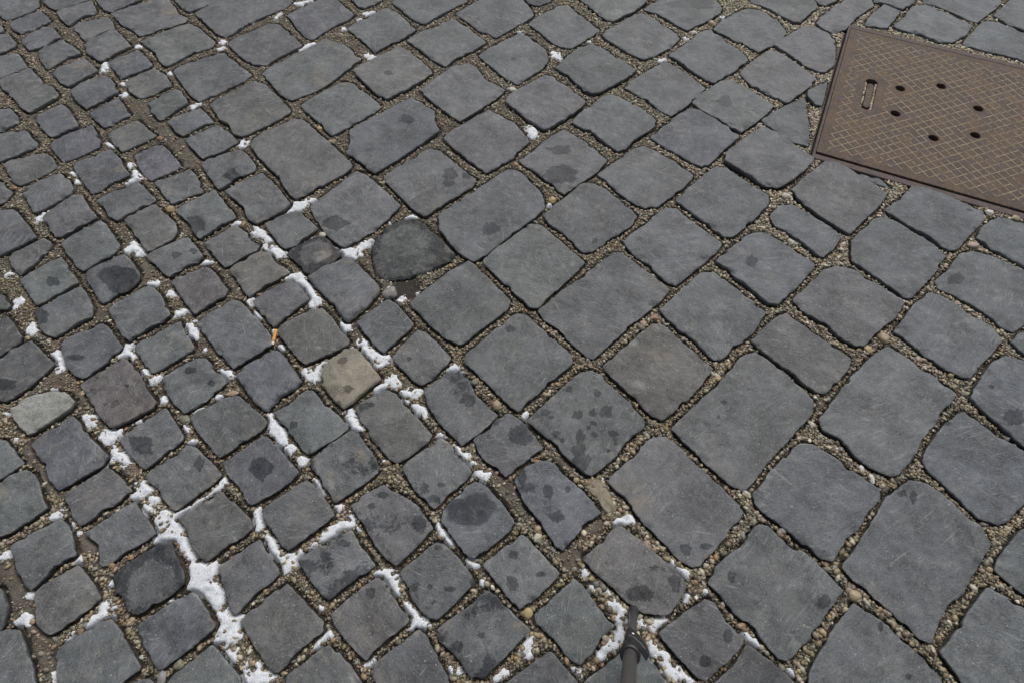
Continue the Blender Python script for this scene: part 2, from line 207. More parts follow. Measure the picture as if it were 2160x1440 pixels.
SNOW = """A 875,293,14;665,400,14 640,440,20;770,525,12 800,510,10;780,593,14;1070,460,14;1225,668,14 1250,655,8;1535,900,22 1515,920,12;1410,262,14 1390,268,10;1380,310,10 1410,300,8;1890,310,12 1940,290,12 1980,270,8;1880,20,12 1920,10,10 1960,0,8;1770,85,10 1740,110,8;680,905,14 700,920,10;820,1040,18;850,1090,22 870,1115,25 830,1145,14 790,1160,6;240,1380,25;1880,1300,35 1940,1280,18 1990,1255,10;1880,1300,25 1840,1330,20 1790,1365,8;1500,1405,18 1470,1425,8;460,1090,15;470,1150,15
B 465,15,14 510,0,10;870,85,12 920,72,8;835,120,10;890,350,18 930,355,12;735,180,10;2080,350,20 2060,330,15;1920,810,14 1935,855,16;1850,205,12;95,900,20;1170,1375,18;1040,1410,12
C 410,200,12;640,350,22 630,330,14;660,370,14;480,810,18 495,860,18;1300,378,12 1330,372,8;850,262,8;1465,240,12;1695,105,12;600,1295,12
E 830,595,22 870,610,22 880,640,18;800,620,20;45,770,16;70,980,26 110,945,20;190,1110,22 205,1135,18;1130,1020,22 1160,1000,20;1195,1100,25 1210,1140,22 1235,1170,12;800,1230,28 790,1270,20 740,1300,8;830,1290,15;350,1280,22 370,1330,18 375,1365,22;905,1385,20 920,1400,14;1620,500,28 1660,520,25 1690,550,15;1660,590,18;1740,620,25 1760,660,18;1740,620,22 1800,640,12;1830,770,16 1870,790,28 1920,830,25 1960,890,28 1990,940,26 1975,970,18;1810,800,12;1590,930,16 1575,955,14;1615,1020,18 1630,1035,10;1735,1125,12;1775,1225,15;1290,700,12 1340,690,8;1425,1400,25;1070,895,18;980,830,14 945,830,8;1970,1410,25 2010,1380,20 2050,1330,8;1925,1385,18;1290,1250,10
F 280,620,25 320,650,22 370,630,12;730,620,20 780,640,30 830,610,20 900,560,15;680,590,10;500,560,10 540,540,10;1180,412,12 1130,420,8;1040,452,6 1100,430,6;1095,915,20;1200,885,12;980,945,12;1025,850,12;720,1090,18 760,1110,18;860,1200,25 880,1250,35 940,1290,35 990,1310,30;940,1360,20;780,1235,10 700,1275,7 640,1310,8 590,1370,20 540,1410,25;490,1385,20;1450,1370,20 1400,1380,10;1450,1370,15 1490,1395,12
J 1020,490,35 1060,510,25;1000,510,25 960,530,20 920,570,10;1110,560,25 1150,570,25 1200,560,18 1240,545,8;1130,610,18;1220,670,25 1180,640,12;1240,690,18;770,690,28 780,740,30 810,775,28;265,700,15 270,760,25 310,820,40 340,860,28;390,920,28;470,990,25;995,990,16;1345,830,18;1450,920,22 1500,960,20 1530,1000,25;1610,1090,35 1640,1080,18;1600,1080,20 1560,1070,10;540,1110,18 570,1150,18 595,1190,10;700,1285,25;190,1330,20 185,1370,22 200,1400,20;740,1395,35 690,1420,20;1340,1400,16;1890,700,16;940,400,18 920,380,12
I 910,420,20;970,480,25 1000,460,12;1020,610,18;560,735,28;680,830,35 740,810,22;680,830,30 665,870,25;740,960,40 780,985,30;740,960,30 700,950,15 640,1040,8;880,1190,38 930,1180,20;960,1240,18 930,1290,18 890,1310,20;1050,1340,35 1010,1380,30 980,1400,18;1090,1425,30;1410,1110,18 1400,1150,16 1330,1200,12 1250,1260,12 1180,1305,12 1120,1330,14;1180,790,22;1250,670,18 1280,660,10;1380,590,10;870,745,15;355,1330,20;340,545,14;440,1390,15;1430,445,25 1450,460,14;1620,1300,20 1625,1370,25;1215,870,15;130,605,10;40,690,12;90,850,10
M 850,260,20 880,220,38 920,200,20;900,320,22 940,340,12;1040,370,30 1010,420,30 990,470,25;1080,490,42 1020,520,25 990,545,12;1080,490,35 1130,530,30 1180,570,28 1210,630,20;1240,710,40 1290,740,50 1250,800,45;1290,740,40 1340,700,25;1240,780,40 1200,810,25;1320,870,45 1380,920,40;1380,920,30 1340,930,20;1420,1010,45 1460,1060,45 1440,1160,50 1400,1110,35;1440,1160,35 1370,1165,22;1440,1250,25 1450,1300,20;1550,1390,38 1600,1420,35 1690,1410,28 1720,1400,12;1630,1330,20;490,655,22;640,950,30 660,985,35 580,1040,26 545,1080,18;440,1150,18 400,1180,12;140,1040,28 110,1050,20;350,1400,18 345,1370,12;20,630,22;180,880,14;700,810,14;475,495,15;1690,530,18 1710,560,25 1730,610,22 1740,640,15;1830,680,38 1800,720,25;1830,680,30 1870,640,15 1900,620,18;1975,580,20;2130,450,18 2060,510,18;2015,1200,22 2050,1150,15;1060,910,9
N 600,530,14 640,500,18 700,450,22 760,425,30;830,470,14;540,575,18;970,745,20 1020,760,35 1050,810,32 1070,860,22;1120,950,15 1180,1010,28 1220,1060,28 1170,1080,18;1340,450,17 1360,500,18 1410,540,18;1530,670,20 1560,690,17 1590,690,10;1610,800,13;1920,1150,25 1900,1220,33 1870,1240,20;1900,1220,25 1920,1260,20;1750,1380,14 1700,1410,11;1410,1360,16;1465,1380,20;1360,1280,11;910,1300,12 870,1320,10;610,1150,14 580,1180,16 540,1220,9;650,1130,14;590,970,13;180,1330,15
O 1020,410,15 1060,410,28 1110,390,18;1320,660,14 1360,690,22 1400,710,20;1460,745,18;1475,895,17;1010,950,24 1070,970,17;1050,1050,28 1060,1100,24 1030,1160,28 990,1200,20 950,1220,12;1170,1050,24 1190,1080,17;1320,1030,20 1280,1060,26 1260,1100,17;920,1270,20;1240,1210,28 1260,1250,24;1230,1190,17;1330,1270,22;1340,1350,33 1390,1370,28 1440,1400,22 1480,1430,24;830,740,18;860,850,18;970,860,13;790,1370,22;1840,1130,18 1880,1170,20 1940,1220,15;1590,870,13;940,150,10
P 690,1370,17;20,740,14;10,1400,18"""
PEBBLES = """B 710,220,26,16,pinkish
B 580,810,18,14,yellow
B 655,885,30,17,brown
B 1825,1035,16,14,orange
B 2055,1265,28,24,yellow
B 1800,562,34,20,pale
A 1010,875,20,14,orange
A 910,1120,20,18,brown
A 85,1185,15,12,orange
E 1535,450,16,22,orange
E 2035,520,24,20,pale
E 1075,362,28,22,yellow
F 1025,885,48,40,grey
F 1410,715,14,12,orange
F 190,890,20,10,orange
K 1265,85,26,16,orange
K 1191,125,24,22,pinkish
K 1668,466,22,20,yellow
K 265,642,32,28,tan
K 1735,373,15,13,orange
K 520,985,34,14,orange
K 122,490,24,20,olive
L 1275,218,36,34,tan
L 1180,285,28,20,yellow
L 1500,345,22,18,pinkish
L 1203,1102,20,28,white
L 1140,1040,18,18,white
L 985,915,15,13,white
L 1465,1065,14,12,orange
L 410,1195,26,17,pale
L 825,755,20,18,pale
H 690,570,26,22,pale
H 655,278,32,20,pale
H 1840,590,42,24,pinkish
H 1945,380,26,18,white
H 2113,416,26,18,tan
P 1095,885,42,30,tan
P 1050,625,20,17,yellow
P 378,1075,26,16,orange
P 645,1342,24,16,olive
P 625,490,26,20,brown
O 462,995,32,28,yellow
O 522,515,28,28,pale
O 1222,556,32,34,pinkish
O 1656,642,16,16,orange
M 825,1045,24,20,tan
M 495,1108,22,20,brown
M 820,642,24,14,orange
M 1120,1325,34,26,olive
M 1012,1412,32,40,grey
M 190,1052,22,18,tan
M 880,1272,20,14,white
I 1170,730,38,24,olive
I 1465,563,46,16,tan
I 510,560,20,18,tan
C 1895,45,24,14,tan
C 1512,203,26,16,pale
C 1625,150,28,22,tan"""
SPOTS = """B tan 575,495,38,70
A tan 520,420,60,14
E tan 1660,650,60,14
E tan 1790,740,40,14
E tan 1690,1045,36,16
E tan 2040,1010,42,22
E pale 2050,1240,60,12
B pale 1710,740,32,18
H pale 1992,930,34,20
H pale 1810,1075,55,18
P pale 610,835,26,22
J tan 840,960,40,50
N pale 700,800,14,70
N pale 730,700,40,30
O tan 1195,310,60,70
O tan 1170,190,35,45
O mud 1050,200,60,40
O mud 1130,285,30,30
O pale 1030,710,70,14
N tan 1850,1080,60,28
N tan 1545,975,22,45
I tan 1640,625,38,26
I pale 515,815,30,30
F tan 640,660,60,50
N tan 650,150,20,40
A tan 780,1060,40,30
A tan 350,405,25,25
A pale 270,285,30,14
E pale 1050,240,40,30
G pale 1270,27,25,22
D pale 1170,1110,10,8
A mud 1085,75,60,32
K tan 1290,330,60,40
K pale 1170,510,50,25
F pale 600,680,60,30
C pale 1030,85,40,20
I tan 20,1190,30,40
J pale 660,1140,22,40
N mud 1100,1410,20,8
E tan 1500,745,50,12
E pale 1120,1160,60,20
E pale 1100,500,16,30
A tan 1450,790,16,40"""
MUD = """K 700,980,60,50
K 330,1180,60,80
K 420,1290,50,50
K 880,1400,70,40
O 740,640,75,60
A 880,690,65,50
A 1040,840,55,50
A 1125,930,60,55
A 1200,1010,45,40
M 540,560,50,60
M 60,800,70,140
M 200,1170,60,140
M 250,1330,60,80
I 280,1120,50,60
I 190,930,50,70
I 350,480,60,60
I 520,560,40,60
M 790,110,40,50
J 1780,1180,70,70
N 1800,250,50,60
A 180,700,50,40
E 880,780,50,60
E 620,1000,40,50
L 890,620,35,35
L 1290,1210,40,50"""
TILE = {c: (480*(i % 4), 320*(i//4)) for i, c in enumerate('ABCDEFGHIJKLMNOP')}
CAM_H, FPX, PITCH = 1.05, 1200.0, math.radians(59.5)
SP, CP = math.sin(PITCH), math.cos(PITCH)
rng = np.random.default_rng(11)
random.seed(5)

def ground(px, py):
    x = np.asarray(px, float)-1080; y = np.asarray(py, float)-720
    t = CAM_H/(FPX*SP+y*CP)
    return x*t, (FPX*CP-y*SP)*t
def pixel(X, Y, Z=0.0):
    d = Y*CP+(CAM_H-Z)*SP
    return 1080+FPX*X/d, 720+FPX*((CAM_H-Z)*CP-Y*SP)/d
def metres_per_px(py):
    return CAM_H/(FPX*SP+(py-720)*CP)

# ------------------------------------------------------------------ noise
def _h(ix, iy, s):
    h = (ix.astype(np.int64)*374761393+iy.astype(np.int64)*668265263+s*2246822519) & 0xffffffff
    h = ((h ^ (h >> 13))*1274126177) & 0xffffffff
    return ((h ^ (h >> 16)) & 0xffff)/65535.0
def vnoise(x, y, s=0):
    x = np.asarray(x, float); y = np.asarray(y, float)
    ix = np.floor(x); iy = np.floor(y); fx = x-ix; fy = y-iy
    fx = fx*fx*(3-2*fx); fy = fy*fy*(3-2*fy)
    a = _h(ix, iy, s); b = _h(ix+1, iy, s); c = _h(ix, iy+1, s); d = _h(ix+1, iy+1, s)
    return (a*(1-fx)+b*fx)*(1-fy)+(c*(1-fx)+d*fx)*fy
def fbm(x, y, f, octv=3, s=0):
    r = 0; a = .5; t = 0
    for o in range(octv):
        r = r+a*(vnoise(x*f, y*f, s+o*17)*2-1); t += a; a *= .5; f *= 2.07
    return r/t
def sstep(a, b, x):
    t = np.clip((x-a)/(b-a), 0, 1); return t*t*(3-2*t)

# ------------------------------------------------------------------ scene basics
C = bpy.context.scene.collection
def mesh(name, V, quads=None, tris=None, mat=None, parent=None, smooth=True, attrs=None, mats=None, midx=None):
    me = bpy.data.meshes.new(name)
    V = np.asarray(V, np.float32)
    me.vertices.add(len(V)); me.vertices.foreach_set('co', V.ravel())
    loops = []; starts = []; n = 0
    if quads is not None and len(quads):
        q = np.asarray(quads, np.int32); loops.append(q.ravel()); starts.append(np.arange(len(q))*4); n = len(q)*4
    if tris is not None and len(tris):
        t = np.asarray(tris, np.int32); loops.append(t.ravel()); starts.append(n+np.arange(len(t))*3)
    loops = np.concatenate(loops).astype(np.int32); starts = np.concatenate(starts).astype(np.int32)
    me.loops.add(len(loops)); me.loops.foreach_set('vertex_index', loops)
    me.polygons.add(len(starts)); me.polygons.foreach_set('loop_start', starts)
    if midx is not None: me.polygons.foreach_set('material_index', np.asarray(midx, np.int32))
    me.update(calc_edges=True)
    me.polygons.foreach_set('use_smooth', np.full(len(starts), smooth))
    for k, (typ, data) in (attrs or {}).items():
        a = me.attributes.new(k, typ, 'POINT')
        a.data.foreach_set('color' if typ == 'FLOAT_COLOR' else 'value', np.asarray(data, np.float32).ravel())
    for m in (mats or [mat]):
        if m: me.materials.append(m)
    me.validate()
    o = bpy.data.objects.new(name, me); C.objects.link(o)
    if parent: o.parent = parent
    return o
def tag(o, label=None, cat=None, group=None, kind=None):
    if label: o['label'] = label
    if cat: o['category'] = cat
    if group: o['group'] = group
    if kind: o['kind'] = kind
    return o
def empty(name, loc, rz=0.0):
    o = bpy.data.objects.new(name, None); C.objects.link(o)
    o.location = loc; o.rotation_euler = (0, 0, rz); o.empty_display_size = .05
    return o

# ------------------------------------------------------------------ materials
class NT:
    def __init__(self, name):
        self.m = bpy.data.materials.new(name); self.m.use_nodes = True
        self.t = self.m.node_tree; self.b = self.t.nodes['Principled BSDF']
    def n(self, typ, **kw):
        nd = self.t.nodes.new(typ)
        for k, v in kw.items():
            if k.startswith('i_'):
                key = k[2:]; key = int(key) if key.isdigit() else key.replace('_', ' ')
                nd.inputs[key].default_value = v
            else: setattr(nd, k, v)
        return nd
    def l(self, a, b): self.t.links.new(a, b)
    def math(self, op, a, b=None, c=None, clamp=False):
        nd = self.n('ShaderNodeMath', operation=op, use_clamp=clamp)
        for i, v in enumerate((a, b, c)):
            if v is None: continue
            if isinstance(v, (int, float)): nd.inputs[i].default_value = v
            else: self.l(v, nd.inputs[i])
        return nd.outputs[0]
    def mix(self, f, a, b, blend='MIX'):
        nd = self.n('ShaderNodeMix', data_type='RGBA', blend_type=blend)
        for i, v in ((0, f), (6, a), (7, b)):
            if isinstance(v, (int, float)): nd.inputs[i].default_value = v
            elif isinstance(v, tuple): nd.inputs[i].default_value = (*v, 1)
            else: self.l(v, nd.inputs[i])
        return nd.outputs[2]
    def noise(self, vec, scale, detail=4, rough=.5, dist=0):
        nd = self.n('ShaderNodeTexNoise', i_Scale=scale, i_Detail=detail, i_Roughness=rough, i_Distortion=dist)
        if vec is not None: self.l(vec, nd.inputs['Vector'])
        return nd.outputs[0]
    def ramp(self, f, a, b, x0, x1):
        nd = self.n('ShaderNodeMapRange', interpolation_type='SMOOTHSTEP', i_1=x0, i_2=x1, i_3=a, i_4=b)
        self.l(f, nd.inputs[0]); return nd.outputs[0]
    def bump(self, h, strength, dist, normal=None):
        nd = self.n('ShaderNodeBump', i_Strength=strength, i_Distance=dist); self.l(h, nd.inputs['Height'])
        if normal: self.l(normal, nd.inputs['Normal'])
        return nd.outputs[0]
    def set(self, **kw):
        for k, v in kw.items():
            s = self.b.inputs[k.replace('_', ' ')]
            if isinstance(v, (int, float)): s.default_value = v
            elif isinstance(v, tuple): s.default_value = (*v, 1)
            else: self.l(v, s)

def stone_material():
    N = NT('basalt')
    tc = N.n('ShaderNodeTexCoord').outputs['Object']
    oi = N.n('ShaderNodeObjectInfo')
    off = N.n('ShaderNodeVectorMath', operation='SCALE'); off.inputs[0].default_value = (13.7, 7.3, 5.1); N.l(oi.outputs['Random'], off.inputs['Scale'])
    add = N.n('ShaderNodeVectorMath', operation='ADD'); N.l(tc, add.inputs[0]); N.l(off.outputs[0], add.inputs[1])
    v = add.outputs[0]
    rot = N.n('ShaderNodeVectorRotate', rotation_type='Z_AXIS'); N.l(v, rot.inputs['Vector'])
    N.l(N.math('MULTIPLY', oi.outputs['Random'], 9.0), rot.inputs['Angle'])
    rv = rot.outputs[0]
    big = N.noise(v, 14, 5, .55); mid = N.noise(v, 60, 5, .6, .4); fine = N.noise(v, 420, 3, .7)
    m = N.math('ADD', N.ramp(big, .76, 1.24, .30, .70), N.ramp(mid, -.17, .20, .3, .7))
    m = N.math('ADD', m, N.ramp(fine, -.30, .34, .3, .7))
    col = N.mix(1.0, oi.outputs['Color'], m, 'MULTIPLY')
    # warm dust film worn in drifts
    dust = N.ramp(N.noise(v, 22, 6, .65, .6), 0, .5, .52, .75)
    col = N.mix(dust, col, N.mix(.55, col, (.17, .155, .13)))
    # pale scratches, stretched along one direction per stone
    def scratches(sc, ang, lo, hi):
        r2 = N.n('ShaderNodeVectorRotate', rotation_type='Z_AXIS'); N.l(rv, r2.inputs['Vector']); r2.inputs['Angle'].default_value = ang
        mp = N.n('ShaderNodeMapping', i_Scale=(sc, sc*.075, sc*.2)); N.l(r2.outputs[0], mp.inputs['Vector'])
        return N.ramp(N.noise(mp.outputs[0], 1, 2, .5, .6), 0, 1, lo, hi)
    s = N.math('MAXIMUM', N.math('MAXIMUM', scratches(300, .2, .60, .70), scratches(260, 1.1, .63, .72)), N.math('MULTIPLY', scratches(500, -.35, .58, .72), .6))
    s = N.math('MULTIPLY', s, N.ramp(N.noise(v, 30, 3), .1, 1, .40, .62))
    col = N.mix(N.math('MULTIPLY', s, .36), col, (.30, .295, .28))
    # light mineral grains
    vo = N.n('ShaderNodeTexVoronoi', i_Scale=185.0); N.l(v, vo.inputs['Vector'])
    gr = N.math('MULTIPLY', N.ramp(vo.outputs['Distance'], 1, 0, .10, .30), N.ramp(N.noise(v, 160, 2), 0, 1, .55, .66))
    col = N.mix(N.math('MULTIPLY', gr, .75), col, (.36, .35, .33))
    # dark pits
    pit = N.math('MULTIPLY', N.ramp(N.noise(v, 95, 3, .6, .5), 0, 1, .66, .74), .45)
    col = N.mix(pit, col, (.035, .035, .036))
    # worn marks, mud, damp: masks measured on the photograph
    at = N.n('ShaderNodeAttribute', attribute_name='mark'); sep = N.n('ShaderNodeSeparateColor'); N.l(at.outputs['Color'], sep.inputs[0])
    ragged = N.math('MULTIPLY', N.math('SUBTRACT', N.noise(v, 85, 4, .6), .5), .55)
    ragged2 = N.math('MULTIPLY', N.math('SUBTRACT', N.noise(v, 190, 4, .65), .5), .5)
    def mask(o, w, rg): return N.ramp(N.math('ADD', o, rg), 0, 1, .5-w, .5+w)
    ragged3 = N.math('MULTIPLY', ragged, 1.7)
    tan = mask(sep.outputs[1], .22, ragged3); pale = mask(sep.outputs[2], .22, ragged3)
    col = N.mix(N.math('MULTIPLY', tan, N.ramp(mid, .15, .75, .3, .7)), col, (.175, .155, .122))
    col = N.mix(N.math('MULTIPLY', pale, N.ramp(mid, .10, .55, .3, .7)), col, (.25, .245, .23))
    wet = mask(sep.outputs[0], .055, ragged2); pud = mask(at.outputs['Alpha'], .05, N.math('MULTIPLY', ragged, .22))
    damp = N.math('MAXIMUM', wet, pud)
    col = N.mix(damp, col, N.mix(1.0, col, (.49, .50, .52), 'MULTIPLY'))
    h = N.math('ADD', N.math('MULTIPLY', mid, .8), N.math('MULTIPLY', fine, .35))
    h = N.math('ADD', h, N.math('MULTIPLY', N.noise(v, 900, 2), .12))
    h = N.math('SUBTRACT', h, N.math('MULTIPLY', pit, .8))
    mpt = N.n('ShaderNodeMapping', i_Scale=(1, .45, 1)); N.l(rv, mpt.inputs['Vector'])
    for sc_t, at_ in ((13, .42), (13, .50), (13, .58), (30, .47), (30, .56)):
        h = N.math('ADD', h, N.ramp(N.noise(mpt.outputs[0], sc_t, 5, .55, .5), 0, .34 if sc_t == 13 else .2, at_-.012, at_+.012))
    bs = N.n('ShaderNodeBump', i_Distance=.0022); N.l(h, bs.inputs['Height']); N.l(N.ramp(damp, .55, .22, 0, 1), bs.inputs['Strength'])
    N.l(N.ramp(pud, 1, .25, 0, 1), bs.inputs['Filter Width']) if 'Filter Width' in bs.inputs else None
    N.set(Base_Color=col, Roughness=N.math('ADD', N.ramp(damp, .68, .27, 0, 1), N.ramp(mid, -.06, .08, .3, .7)), Normal=bs.outputs[0])
    N.l(N.ramp(damp, .28, .07, 0, 1), N.b.inputs['Specular IOR Level'])
    return N.m

def grit_material():
    N = NT('grit and earth')
    v = N.n('ShaderNodeTexCoord').outputs['Object']
    at = N.n('ShaderNodeAttribute', attribute_name='soil'); sep = N.n('ShaderNodeSeparateColor'); N.l(at.outputs['Color'], sep.inputs[0])
    vo = N.n('ShaderNodeTexVoronoi', i_Scale=330.0); N.l(v, vo.inputs['Vector'])
    s2 = N.n('ShaderNodeSeparateColor'); N.l(vo.outputs['Color'], s2.inputs[0])
    cr = N.n('ShaderNodeValToRGB'); N.l(s2.outputs[0], cr.inputs[0])
    e = cr.color_ramp.elements; e[0].position = 0; e[0].color = (.020, .018, .013, 1); e[1].position = 1; e[1].color = (.17, .15, .11, 1)
    for p, c in ((.35, (.045, .038, .027)), (.6, (.075, .062, .043)), (.85, (.12, .10, .075))):
        q = e.new(p); q.color = (*c, 1)
    big = N.noise(v, 9, 4); mid = N.noise(v, 55, 5, .6)
    earth = N.mix(N.ramp(mid, 0, 1, .3, .7), (.058, .049, .037), (.115, .100, .077))
    grain = N.mix(N.ramp(N.noise(v, 700, 2), .25, .75, .35, .65), earth, cr.outputs[0])
    col = N.mix(N.ramp(N.math('ADD', sep.outputs[0], N.math('MULTIPLY', N.math('SUBTRACT', mid, .5), .5)), 0, .8, .35, .65), grain, earth)
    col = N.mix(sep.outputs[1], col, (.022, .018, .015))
    col = N.mix(N.ramp(big, 0, .35, .45, .75), col, N.mix(1, col, (1.25, .95, .85), 'MULTIPLY'))
    h = N.math('ADD', N.ramp(vo.outputs['Distance'], 1, 0, 0, .7), N.math('MULTIPLY', mid, .8))
    N.set(Base_Color=col, Roughness=.85, Normal=N.bump(h, .7, .0015))
    return N.m

def pebble_material():
    N = NT('river pebble')
    at = N.n('ShaderNodeAttribute', attribute_name='col')
    v = N.n('ShaderNodeTexCoord').outputs['Object']
    m = N.ramp(N.noise(v, 330, 3, .6), .78, 1.2, .3, .7)
    N.set(Base_Color=N.mix(1, at.outputs['Color'], m, 'MULTIPLY'), Roughness=.5, Normal=N.bump(N.noise(v, 600, 2), .25, .0006))
    return N.m

def snow_material():
    N = NT('old snow')
    v = N.n('ShaderNodeTexCoord').outputs['Object']
    dirt = N.ramp(N.noise(v, 150, 4, .65), 0, .75, .56, .72)
    spk = N.ramp(N.noise(v, 330, 3, .65), 0, .75, .55, .70)
    col = N.mix(N.math('MAXIMUM', dirt, spk), (.66, .68, .71), (.27, .255, .225))
    N.set(Base_Color=col, Roughness=.8, Normal=N.bump(N.noise(v, 300, 5, .75), .9, .0028))
    N.b.inputs['Subsurface Weight'].default_value = .25
    N.b.inputs['Subsurface Radius'].default_value = (.004, .005, .006)
    N.b.inputs['Subsurface Scale'].default_value = 1.0
    return N.m

def iron_material(name, base, rust, worn=False):
    N = NT(name)
    v = N.n('ShaderNodeTexCoord').outputs['Object']
    n1 = N.noise(v, 16, 6, .62, .5); n2 = N.noise(v, 130, 4, .65); n3 = N.noise(v, 45, 3, .5)
    col = N.mix(N.ramp(n1, 0, 1, .34, .68), base, rust)
    col = N.mix(N.ramp(n3, 0, .7, .52, .66), col, (.082, .066, .068))
    col = N.mix(1, col, N.ramp(n2, .72, 1.25, .3, .7), 'MULTIPLY')
    if not worn:
        col = N.mix(N.ramp(N.noise(v, 260, 3), 0, .6, .66, .74), col, (.22, .18, .125))
    N.set(Base_Color=col, Roughness=.7, Metallic=.0, Normal=N.bump(n2, .5, .0012))
    N.b.inputs['Specular IOR Level'].default_value = .18
    return N.m

def simple_material(name, base, rough=.5, var=.15, scale=300, spec=.5):
    N = NT(name)
    v = N.n('ShaderNodeTexCoord').outputs['Object']
    m = N.ramp(N.noise(v, scale, 4, .6), 1-var, 1+var, .3, .7)
    N.set(Base_Color=N.mix(1, base, m, 'MULTIPLY'), Roughness=rough, Normal=N.bump(N.noise(v, scale*2, 2), .15, .0004))
    N.b.inputs['Specular IOR Level'].default_value = spec
    return N.m

M_STONE = stone_material(); M_GRIT = grit_material(); M_PEB = pebble_material(); M_SNOW = snow_material()
M_IRON = iron_material('rusty cast iron', (.068, .052, .042), (.108, .071, .046))
M_RIDGE = iron_material('worn iron ridge', (.30, .25, .175), (.22, .178, .12), True)
M_FRAME = iron_material('iron frame', (.080, .064, .060), (.098, .072, .060))
M_TUBE = simple_material('grey anodised tube', (.054, .052, .049), .45, .08, 200)
M_BLACK = simple_material('black plastic', (.012, .012, .014), .42, .1, 300)
M_RUBBER = simple_material('black rubber', (.018, .018, .020), .6, .15, 400)
M_RIVET = simple_material('bright rivet', (.75, .75, .74), .3, .03)
M_FILTER = simple_material('cork filter paper', (.62, .30, .055), .65, .28, 700)
M_PAPER = simple_material('cigarette paper', (.72, .64, .50), .7, .08, 500)
M_MORTAR = simple_material('crumbled mortar', (.185, .158, .115), .85, .28, 90)

# ------------------------------------------------------------------ stones
def inside(P, x, y):
    c = np.zeros(np.shape(x), bool)
    for i in range(len(P)):
        x1, y1 = P[i]; x2, y2 = P[i-1]
        if y1 == y2: continue
        c ^= ((y1 > y) != (y2 > y)) & (x < (x2-x1)*(y-y1)/(y2-y1)+x1)
    return c
def smooth_outline(P, step):
    for r in (.065, .16):
        Q = np.roll(P, -1, 0); P = np.stack([P*(1-r)+Q*r, P*r+Q*(1-r)], 1).reshape(-1, 2)
    Q = np.vstack([P, P[:1]]); L = np.r_[0, np.cumsum(np.hypot(*np.diff(Q, axis=0).T))]
    n = int(np.clip(L[-1]/step, 48, 300)); t = np.linspace(0, L[-1], n, endpoint=False)
    return np.c_[np.interp(t, L, Q[:, 0]), np.interp(t, L, Q[:, 1])]
def centroid(P):
    x, y = P.T; x2, y2 = np.roll(P, -1, 0).T; k = x*y2-x2*y; a = k.sum()/2
    return np.array([((x+x2)*k).sum(), ((y+y2)*k).sum()])/(6*a), abs(a)
def stone_shell(O, ctr, seed, base_z, tilt, dome, drop, rough, ring_step, wall=(.0085, .017, .05)):
    """closed top + side walls of one sett; O is its outline (world xy)"""
    R = np.hypot(*(O-ctr).T).mean(); n = len(O)
    ds = [0, .0006, .0014, .0025, .0040, .0060, .0085]
    d = .0085
    while d < R*.93: d += ring_step; ds.append(min(d, R*.95))
    V = []; edge_var = .7+.6*vnoise(O[:, 0]*45, O[:, 1]*45, seed+3)
    nick = sstep(.70, .9, vnoise(O[:, 0]*60, O[:, 1]*60, seed+9))
    # walls, bottom first
    zs = []
    for k, (dz, ins) in enumerate(((wall[2], .010), (wall[1], .0055), (wall[0], .0015))):
        p = ctr+(O-ctr)*(1-ins/R)
        wob = .0010*fbm(p[:, 0], p[:, 1]+k*.37, 130, 2, seed+5)
        p = p+wob[:, None]*(O-ctr)/R
        V.append(np.c_[p, np.full(n, base_z-dz)])
    for d in ds:
        p = ctr+(O-ctr)*max(.02, 1-d/R)
        rel = p-ctr
        w = .0012*edge_var+.0028*nick
        z = base_z+rel@tilt+dome*(1-(np.hypot(*rel.T)/R)**2)
        z = z-drop*edge_var*np.exp(-(d/w)) - .002*nick*np.exp(-d/.006)
        z = z+rough*(fbm(p[:, 0], p[:, 1], 16, 2, seed)*.0019+fbm(p[:, 0], p[:, 1], 55, 3, seed+7)*.0011)
        V.append(np.c_[p, z])
    V = np.vstack(V); rings = 3+len(ds)
    V = np.vstack([V, [[ctr[0], ctr[1], V[-n:, 2].mean()]]])
    i = np.arange(n); j = (i+1) % n
    Q = np.concatenate([np.c_[r*n+i, r*n+j, (r+1)*n+j, (r+1)*n+i] for r in range(rings-1)])
    T = np.c_[(rings-1)*n+i, (rings-1)*n+j, np.full(n, len(V)-1)]
    return V, Q, T

spots = []
for l in SPOTS.strip().split('\n'):
    t, kind, s = l.split(' '); ox, oy = TILE[t]; x, y, rx, ry = map(float, s.split(','))
    spots.append((kind, ox+x/3, oy+y/3, rx/3, ry/3))

TONES = {  # base colours (linear) of the stone itself
    '': (.098, .102, .106), 'blue': (.091, .095, .104), 'blue2': (.089, .091, .104), 'warm': (.101, .1015, .101), 'warm2': (.102, .101, .095),
    'cool': (.092, .098, .104), 'dark': (.068, .070, .073), 'dark2': (.080, .083, .086), 'green': (.090, .097, .098), 'light': (.215, .217, .205),
    'mauve': (.102, .097, .098), 'tan': (.190, .172, .132), 'dull': (.092, .092, .092)}
stones = []
for l in STONES.strip().split('\n'):
    a, _, fl = l.partition('|'); a = a.split(); ox, oy = TILE[a[0]]
    P = np.array([tuple(map(float, q.split(','))) for q in a[1:]])/3+[ox, oy]
    flags = {}; wet = []; pud = []
    toks = fl.strip().split(',') if fl.strip() else []
    cur = None; nums = []
    for tk in toks:
        parts = tk.split(' ')
        if parts[0] in ('wet', 'puddle'):
            cur = wet if parts[0] == 'wet' else pud; nums = [float(parts[1])]
        elif cur is not None and parts[0].replace('.', '').replace('-', '').isdigit(): nums.append(float(parts[0]))
        else: flags[parts[0]] = 1
        if len(nums) == 4:
            cur.append((ox+nums[0]/3, oy+nums[1]/3, nums[2]/3, nums[3]/3)); nums = []
    G = np.c_[ground(P[:, 0], P[:, 1])]
    stones.append(dict(key=a[0]+' '+a[1], px=P, g=G, flags=flags, wet=wet, pud=pud))

